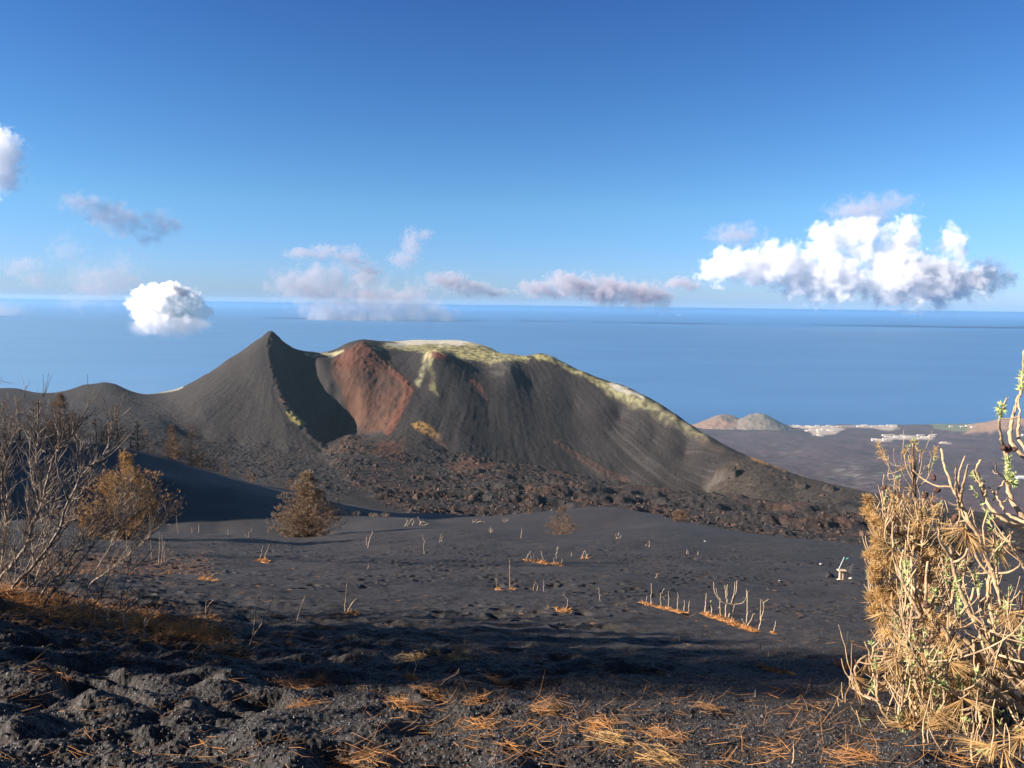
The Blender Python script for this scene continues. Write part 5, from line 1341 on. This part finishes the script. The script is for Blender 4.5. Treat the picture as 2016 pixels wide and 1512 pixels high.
# ------------------------------------------------------------------ loose lapilli in the foreground
m = N('lapilli'); o_ = m.obj()
m.bsdf(m.mixc(m.ramp(m.noise(o_, 30, 2), .45, .7), (0.030, 0.030, 0.033, 1), (0.085, 0.085, 0.09, 1)), .6, .4)
n = 26000
yy = 2.5 * (9.5 / 2.5) ** rng.random(n); uu = rng.uniform(-.75, .75, n); xx = uu * yy
ui = np.clip(np.searchsorted(GG[0], uu), 1, len(GG[0]) - 1); yi = np.clip(np.searchsorted(GG[1], yy), 1, len(GG[1]) - 1)
zz = GG[2][yi, ui]
r_ = rng.uniform(.003, .0075, n) * (1 + (rng.random(n) < .05) * .8)
O8 = np.array([[1, 0, 0], [-1, 0, 0], [0, 1, 0], [0, -1, 0], [0, 0, 1], [0, 0, -1]], float)
V8 = O8[None] * r_[:, None, None] * rng.uniform(.6, 1.25, (n, 6, 1)) + rng.normal(size=(n, 6, 3)) * r_[:, None, None] * .2
V8 += np.stack([xx, yy, zz + r_ * .4], 1)[:, None]
F8 = np.array([[0, 2, 4], [2, 1, 4], [1, 3, 4], [3, 0, 4], [2, 0, 5], [1, 2, 5], [3, 1, 5], [0, 3, 5]])
F = (F8[None] + (np.arange(n) * 6)[:, None, None]).reshape(-1, 3)
o = raw_mesh('gravel', V8.reshape(-1, 3), F, m.m); tag(o, 'loose black and grey volcanic gravel grains on the near ash', 'gravel', kind='stuff')

# rubble on the lava field and around the cone
m = N('lava_blocks'); o_ = m.obj()
m.bsdf(m.mixc(m.ramp(m.noise(o_, .05, 4), .4, .62), (0.040, 0.036, 0.037, 1), (0.095, 0.058, 0.044, 1)), .9, .1, bump=m.noise(o_, 1.5, 4), bd=.4)
n = 9000; px_ = rng.uniform(380, 2000, n); py_ = 0 * px_
u0, _ = uq(px_, 950 + 0 * px_); Yr = rng.uniform(330, 900, n)
ui = np.clip(np.searchsorted(VG[0], u0), 1, len(VG[0]) - 1); yi = np.clip(np.searchsorted(VG[1], Yr), 1, len(VG[1]) - 1)
Pz = np.stack([u0 * Yr, Yr, VG[2][yi, ui]], 1)
qx, qy = proj(Pz)
w_ = polymask(qx, qy, LAVA, 12) + .25 * polymask(qx, qy, [(420, 860), (620, 885), (720, 960), (600, 990), (420, 930)], 20) + .25 * polymask(qx, qy, [(1400, 890), (1750, 985), (1750, 1010), (1400, 985)], 14)
kp = rng.random(n) < w_ * .8
Pz = Pz[kp]; n = len(Pz)
r_ = rng.uniform(.35, 1.3, n) * (1 + 1.2 * (rng.random(n) < .06))
bm = bmesh.new(); bmesh.ops.create_icosphere(bm, subdivisions=1, radius=1); bv = np.array([v.co[:] for v in bm.verts]); bf = np.array([[v.index for v in f.verts] for f in bm.faces]); bm.free()
VV = bv[None] * r_[:, None, None] * rng.uniform(.55, 1.35, (n, len(bv), 1)) * rng.uniform(.6, 1.3, (n, 1, 3)) + Pz[:, None]
o = raw_mesh('rubble', VV.reshape(-1, 3), (bf[None] + (np.arange(n) * len(bv))[:, None, None]).reshape(-1, 3), m.m); tag(o, 'countless dark and rust-brown lava blocks strewn over the lava field', 'lava rubble', kind='stuff')

# ------------------------------------------------------------------ marker stand with the green pennant
def box(bm, x0, x1, y0, y1, z0, z1, org=Vector((0, 0, 0)), M_=None):
    r = bmesh.ops.create_cube(bm, size=1)
    for v in r['verts']:
        v.co = Vector(((x0 + x1) / 2 + v.co.x * (x1 - x0), (y0 + y1) / 2 + v.co.y * (y1 - y0), (z0 + z1) / 2 + v.co.z * (z1 - z0)))
        if M_: v.co = M_ @ v.co
def mesh_of(bm, name, mat, parent=None, bev=0.0):
    if bev: bmesh.ops.bevel(bm, geom=bm.edges[:], offset=bev, segments=2, affect='EDGES')
    me = bpy.data.meshes.new(name); bm.to_mesh(me); bm.free(); me.materials.append(mat)
    o = bpy.data.objects.new(name, me); col.objects.link(o)
    if parent: o.parent = parent
    return o
def plain(name, c, rough=.7, spec=.3):
    m = N(name); o_ = m.obj(); m.bsdf(m.mixc(m.ramp(m.noise(o_, 9, 3), .35, .65), (*c, 1), (c[0] * .72, c[1] * .72, c[2] * .72, 1)), rough, spec); return m.m
WOOD = plain('weathered_pale_wood', (0.62, 0.47, 0.33)); FLAG = plain('green_pennant_cloth', (0.10, 0.50, 0.42)); POLE = plain('pale_pole', (0.52, 0.58, 0.60)); BLK = plain('dull_black', (0.006, 0.006, 0.008), .5); WIRE = plain('dull_wire', (0.20, 0.19, 0.18))
g = ghit(1656, 1142); k = g.y / FP
S = empty('marker_stand', g, 'small pale wooden stand with a leaning pole and green pennant on the right slope', 'marker stand')
bm = bmesh.new(); box(bm, -7.5 * k, 7.5 * k, -.09, .09, -.08, 1.6 * k); mesh_of(bm, 'foot', WOOD, S, .012)
bm = bmesh.new(); box(bm, -4.6 * k, -1.8 * k, -.05, .05, 1.6 * k, 19 * k); box(bm, .9 * k, 4.2 * k, -.055, .055, 1.6 * k, 19 * k); box(bm, -2.0 * k, 1.0 * k, -.02, .02, 8 * k, 17 * k); mesh_of(bm, 'post', WOOD, S, .008)
bm = bmesh.new(); box(bm, -8.5 * k, 8.5 * k, -.12, .12, 19 * k, 21 * k); mesh_of(bm, 'top_board', WOOD, S, .01)
t = Tubes(); a_ = np.array(g) + [-7 * k, 0, 20.5 * k]; b_ = np.array(g) + [3.5 * k, 0, 48 * k]; t.add([a_, (a_ + b_) / 2, b_], .016, 7); t.build('pole', POLE, S)
bm = bmesh.new()
fl = [(3.3, 47.5), (6, 47), (9, 45.6), (12.5, 46.8), (9.5, 44), (6.5, 42.6), (3.8, 41.8), (2.0, 43.8)]
for dy in (0, .012):
    bm.faces.new([bm.verts.new((x * k, dy + .02 * math.sin(x), z * k)) for x, z in (fl if dy == 0 else fl[::-1])])
mesh_of(bm, 'pennant', FLAG, S)
t = Tubes(); rr_ = np.random.default_rng(3)
for q in range(7):
    x = (10 + 2.2 * q) * k
    t.add(spline([np.array(g) + [x * .8, .1, -.02], np.array(g) + [x * 1.05, .1 + .03 * q, 13 * k], np.array(g) + [x * 1.0 + 2 * k, .1, (24 + 2.0 * q) * k]], 8), .0045, 4)
for q in range(5):
    t.add(spline([np.array(g) + [8 * k, .1, (4 + 5 * q) * k], np.array(g) + [14 * k, .12, (3 + 5 * q) * k], np.array(g) + [(22 + q) * k, .1, (5 + 5 * q) * k]], 8), .0045, 4)
wg = t.build('wire_mesh', WIRE); tag(wg, 'bent dull wire mesh fence right behind the marker stand', 'wire mesh')
g2 = ghit(1634, 1137)
bm = bmesh.new(); bmesh.ops.create_icosphere(bm, subdivisions=4, radius=1)  # rounded black solid for the dark spot beside the stand
for v in bm.verts:
    c = v.co.copy(); nn = 1 + .12 * math.sin(c.x * 5 + c.z * 4) + .08 * math.sin(c.y * 9)
    v.co = Vector((c.x * 10 * k * nn, c.y * 9 * k * nn, max(c.z, -.25) * 9.5 * k * nn * (1 - .28 * max(c.x, 0)) + (2.5 * k if c.z > .3 else 0) * (1 if c.x < 0 else .3)))
sk = mesh_of(bm, 'lump', BLK); sk.location = g2; tag(sk, 'black rounded sack lying on the ash left of the marker stand', 'lump')
for f in sk.data.polygons: f.use_smooth = True
STONE = plain('pale_stone', (0.42, 0.40, 0.37), .9)
for (x, y, s_, lab) in [(1675, 1140, 4.5, 'pale stone beside the wire mesh'), (1616, 1113, 3.5, 'small pale stone above the black sack'), (1534, 1144, 2.6, 'small pale stone on the slope left of the black sack'), (1388, 1066, 2.6, 'tiny white stone on the bare dune'), (1318, 1331, 2.2, 'tiny pale stone in the lower right of the long shadow')]:
    g = ghit(x, y); kk = g.y / FP; bm = bmesh.new(); bmesh.ops.create_icosphere(bm, subdivisions=2, radius=1); r = random.Random(x)
    for v in bm.verts: v.co = Vector((v.co.x * s_ * kk, v.co.y * s_ * kk * .8, v.co.z * s_ * .6 * kk)) * r.uniform(.8, 1.15)
    o = mesh_of(bm, 'stone', STONE); o.location = g + Vector((0, 0, s_ * kk * .25)); tag(o, lab, 'stone')

# ------------------------------------------------------------------ ship far out on the sea
HULL = plain('white_hull', (.8, .8, .8), .5)
u_, q_ = uq(1337, 621); Ys_ = SEA / float(q_); sp = Vector((float(u_) * Ys_, Ys_, SEA)); kk = Ys_ / FP
bm = bmesh.new(); hw = 4.5 * kk; hb = .8 * kk
pr = [(-hw, 0), (-hw * .9, hb * .8), (hw * .7, hb * .8), (hw, 0), (hw * .7, -hb * .8), (-hw * .9, -hb * .8)]
lo = [bm.verts.new((x * .92, y * .8, -5)) for x, y in pr]; hi = [bm.verts.new((x, y, .9 * kk)) for x, y in pr]
bm.faces.new(hi); bm.faces.new(lo[::-1])
for i in range(6): bm.faces.new((lo[i], lo[(i + 1) % 6], hi[(i + 1) % 6], hi[i]))
SHP = empty('ship', sp, 'tiny white ship far out on the sea below the clouds', 'ship')
mesh_of(bm, 'hull', HULL, SHP)
bm = bmesh.new(); box(bm, -hw * .7, -hw * .2, -hb * .5, hb * .5, .9 * kk + .5, 1.6 * kk); box(bm, -hw * .55, -hw * .4, -hb * .2, hb * .2, 1.6 * kk + .5, 2.1 * kk); mesh_of(bm, 'superstructure', HULL, SHP)

# ------------------------------------------------------------------ white greenhouses and houses of the coast town
PG = GG
pus, pYs = np.linspace(-0.9, 1.1, 700), np.geomspace(1500, 9000, 420)
PO = bpy.data.objects['coastal_plain']; pv = np.empty(len(PO.data.vertices) * 3, np.float32); PO.data.vertices.foreach_get('co', pv); PZ = pv.reshape(420, 700, 3)[:, :, 2]
def plainhit(px_, py_):
    u, q = uq(px_, py_); j = int(np.clip(np.searchsorted(pus, float(u)), 1, 698)); qq = PZ[:, j] / pYs
    i = np.where(qq >= float(q))[0]; i = i[i > 0]
    k = int(i[0]) if len(i) else int(np.argmax(qq)); return Vector((float(u) * pYs[k], pYs[k], max(float(PZ[k, j]), SEA)))
def ghouse(l, w, h, mat, gable=True):
    bm = bmesh.new(); v = [bm.verts.new(c) for c in ((-l, -w, -9), (l, -w, -9), (l, w, -9), (-l, w, -9), (-l, -w, h), (l, -w, h), (l, w, h), (-l, w, h), (-l, 0, h * 1.5), (l, 0, h * 1.5))]
    for f in ((0, 1, 5, 4), (2, 3, 7, 6), (1, 2, 6, 9, 5), (3, 0, 4, 8, 7), (4, 5, 9, 8), (6, 7, 8, 9)): bm.faces.new([v[i] for i in f])
    me = bpy.data.meshes.new('greenhouse'); bm.to_mesh(me); bm.free(); me.materials.append(mat); return me
GHM = plain('greenhouse_sheeting', (.56, .49, .43), .8)
gm = [ghouse(30, 12, 4, GHM), ghouse(20, 10, 4, GHM), ghouse(14, 9, 6, GHM)]
CL = [(1565, 1655, 838, 842, 16, 'near the twin cones along the shore', 0), (1585, 1640, 846, 852, 12, 'in the patch just inland of the twin cones', 0), (1600, 1620, 856, 859, 2, 'in the tiny pair inland of the twin cones', 2), (1690, 1770, 837, 841, 14, 'in the bright shore patch right of the twin cones', 0),
      (1735, 1840, 857, 864, 20, 'in the long bright patch above the pine spire', 0), (1718, 1760, 863, 868, 7, 'in the short patch left of the pine spire', 1), (1850, 1870, 872, 874, 2, 'in the lone strip right of the pine spire', 0), (1860, 1920, 838, 842, 4, 'on the green fields at the far right', 1), (2000, 2030, 858, 862, 4, 'at the right edge below the brown slope', 1)]
for (x0, x1, y0, y1, n, wh, kd) in CL:
    for i in range(n):
        x = rng.uniform(x0, x1); y = rng.uniform(y0, y1); p = plainhit(x, y)
        if p.y > 7300: continue
        o = bpy.data.objects.new('greenhouse', gm[min(kd + int(rng.integers(0, 2)), 2)]); col.objects.link(o); o.location = p; o.rotation_euler = (0, 0, rng.uniform(-.15, .15))
        tag(o, 'white roofed greenhouse ' + wh, 'greenhouse', 'white greenhouses ' + wh)
p = plainhit(2010, 942); o = bpy.data.objects.new('house', ghouse(26, 12, 9, HULL)); col.objects.link(o); o.location = p; tag(o, 'white house on the old lava at the right edge', 'house')
